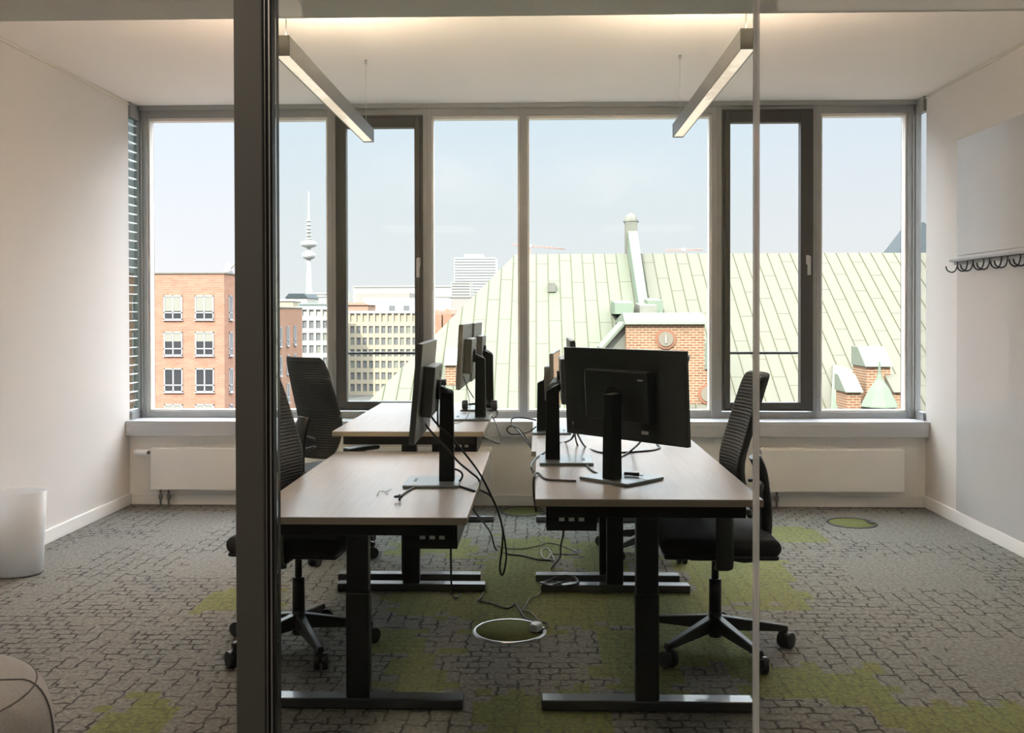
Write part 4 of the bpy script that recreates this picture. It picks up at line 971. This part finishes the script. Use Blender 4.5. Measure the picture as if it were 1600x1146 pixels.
def block(name, px0, px1, ytop, Y, m, label, deep=30, roof=None, bands=0, extra=None):
    x0, x1 = P(px0, 500, Y).x, P(px1, 500, Y).x; zt = P(px0, ytop, Y).z + 22
    r = empty(name, ((x0 + x1) / 2, Y, -22)); tag(r, label, 'building'); w = (x1 - x0) / 2
    MB().box(-w, w, 0, deep, 0, zt).build('wall', m, r)
    if roof:
        rm, hpx = roof; hh = hpx * Y / F
        MB().prism([(-w - .5, zt), (-w * .72, zt + hh), (w * .72, zt + hh), (w + .5, zt)], -.5, deep, lambda u, v, q_: Vector((u, q_, v))).build('roof', rm, r)
    if bands:
        for i in range(bands):
            zz_ = zt - (i + .75) * (bands_h := 4.3 * Y / F)
            MB().box(-w + .3, w - .3, -.15, 0, zz_, zz_ + bands_h * .42).build('window_band', EX['winpale'], r)
    if extra: extra(r, w, zt)
    return r
def hr_extra(r, w, zt):
    MB().box(-w * .55, w * .35, 4, 20, zt, zt + 6 * 600 / F).build('plant_room', EX['white'], r)
block('highrise', 710, 775, 403, 600, EX['white'], 'white high-rise slab with striped window bands beyond the green roof', 30, None, 14, hr_extra)
block('white_building', 568, 668, 466, 330, EX['white'], 'low white building with slanted roof behind the beige offices', 20, None, 0, lambda r, w, zt: [MB().box(-w * .2 + i * 5, -w * .2 + i * 5 + 2, -.2, 0, zt - 4.4, zt - 2.6).build('window', EX['winpale'], r) for i in range(3)])
block('long_building', 552, 720, 447, 520, EX['cream'], 'long cream building with flat roof on the skyline', 25, None, 1)
block('brown_roofed_building', 556, 640, 458, 430, EX['greyroof'], 'brown roofed block in front of the long cream building', 18)
block('red_roofed_house', 540, 575, 477, 300, EX['redroof'], 'red brown roofed house left of the low white building', 14, (EX['redroof'], 4))
block('dark_roofed_hall', 447, 480, 466, 480, EX['cream'], 'cream hall with dark hipped roof at the foot of the tall tower', 25, (EX['dark'], 7))
block('skyline_block', 478, 545, 458, 560, EX['cream'], 'wide pale block right of the tall tower foot', 25, None, 2)
block('glass_fronted_building', 466, 522, 474, 330, EX['glassgreen'], 'green glass fronted storeys above the pale office building', 18, None, 1)
block('yellow_house', 428, 458, 471, 420, EX['beige'], 'small yellowish house just above the lower brick wing', 14, (EX['white'], 3))
block('pale_tower_block', 705, 735, 441, 460, EX['cream'], 'pale tower block left of the high-rise base', 18, None, 5)
block('slab_building', 660, 760, 463, 400, EX['greyroof'], 'grey brown slab building below the high-rise', 20, None, 1)
block('white_annex', 676, 700, 466, 340, EX['white'], 'white flat annex beside the window post', 12)
# red gabled houses beside the green roof
for (a, b, yt, lab) in ((677, 690, 484, 'red brick stepped gable house nearest the window post'), (692, 706, 482, 'red brick gable house touching the green roof edge')):
    Y = 150; x0, x1 = P(a, 500, Y).x, P(b, 500, Y).x; zt = P(a, yt + 9, Y).z + 22; w = (x1 - x0) / 2; hh = 9 * Y / F
    r = empty('gable_house', ((x0 + x1) / 2, Y, -22)); tag(r, lab, 'building', 'red gabled houses')
    MB().box(-w, w, 0, 12, 0, zt).build('wall', EX['brick2'], r)
    MB().prism([(-w, zt), (-w * .5, zt + hh * .8), (0, zt + hh), (w * .5, zt + hh * .8), (w, zt)], 0, 12, lambda u, v, q_: Vector((u, q_, v))).build('gable', EX['redroof'], r)

# --- television tower
tv = empty('television_tower', (P(483, 480, 2000).x, 2000, -22)); tag(tv, 'slim white television tower with two discs on the skyline', 'tower')
def zt_at(y): return P(483, y, 2000).z + 22
K = 2000 / F
MB().lathe([(5.2 * K, 0), (5.0 * K, zt_at(475)), (3.0 * K, zt_at(404)), (3.0 * K, zt_at(372)), (0, zt_at(371))], n=20).build('shaft', EX['tower'], tv)
MB().lathe([(3 * K, zt_at(406)), (8 * K, zt_at(404)), (10.5 * K, zt_at(400)), (10.5 * K, zt_at(397)), (7 * K, zt_at(395)), (3 * K, zt_at(390))], n=28).build('lower_disc', EX['tower'], tv)
MB().lathe([(3 * K, zt_at(388)), (9 * K, zt_at(386)), (13.5 * K, zt_at(383)), (12.5 * K, zt_at(379)), (5 * K, zt_at(376)), (3 * K, zt_at(373))], n=28).build('upper_disc', EX['tower'], tv)
for i, (y, rr) in enumerate(((374, 5.5), (369, 5.2), (363, 5.0), (358, 4.8), (352, 4.5), (346, 4.2))):
    MB().lathe([(1.5 * K, zt_at(y + 1)), (rr * K, zt_at(y)), (rr * K, zt_at(y - 1.2)), (1.5 * K, zt_at(y - 2))], n=16).build('antenna_ring', EX['tower'], tv)
MB().lathe([(2.2 * K, zt_at(374)), (1.9 * K, zt_at(345)), (1.2 * K, zt_at(322)), (1.0 * K, zt_at(305)), (.3 * K, zt_at(299))], n=12).build('mast', EX['tower'], tv)
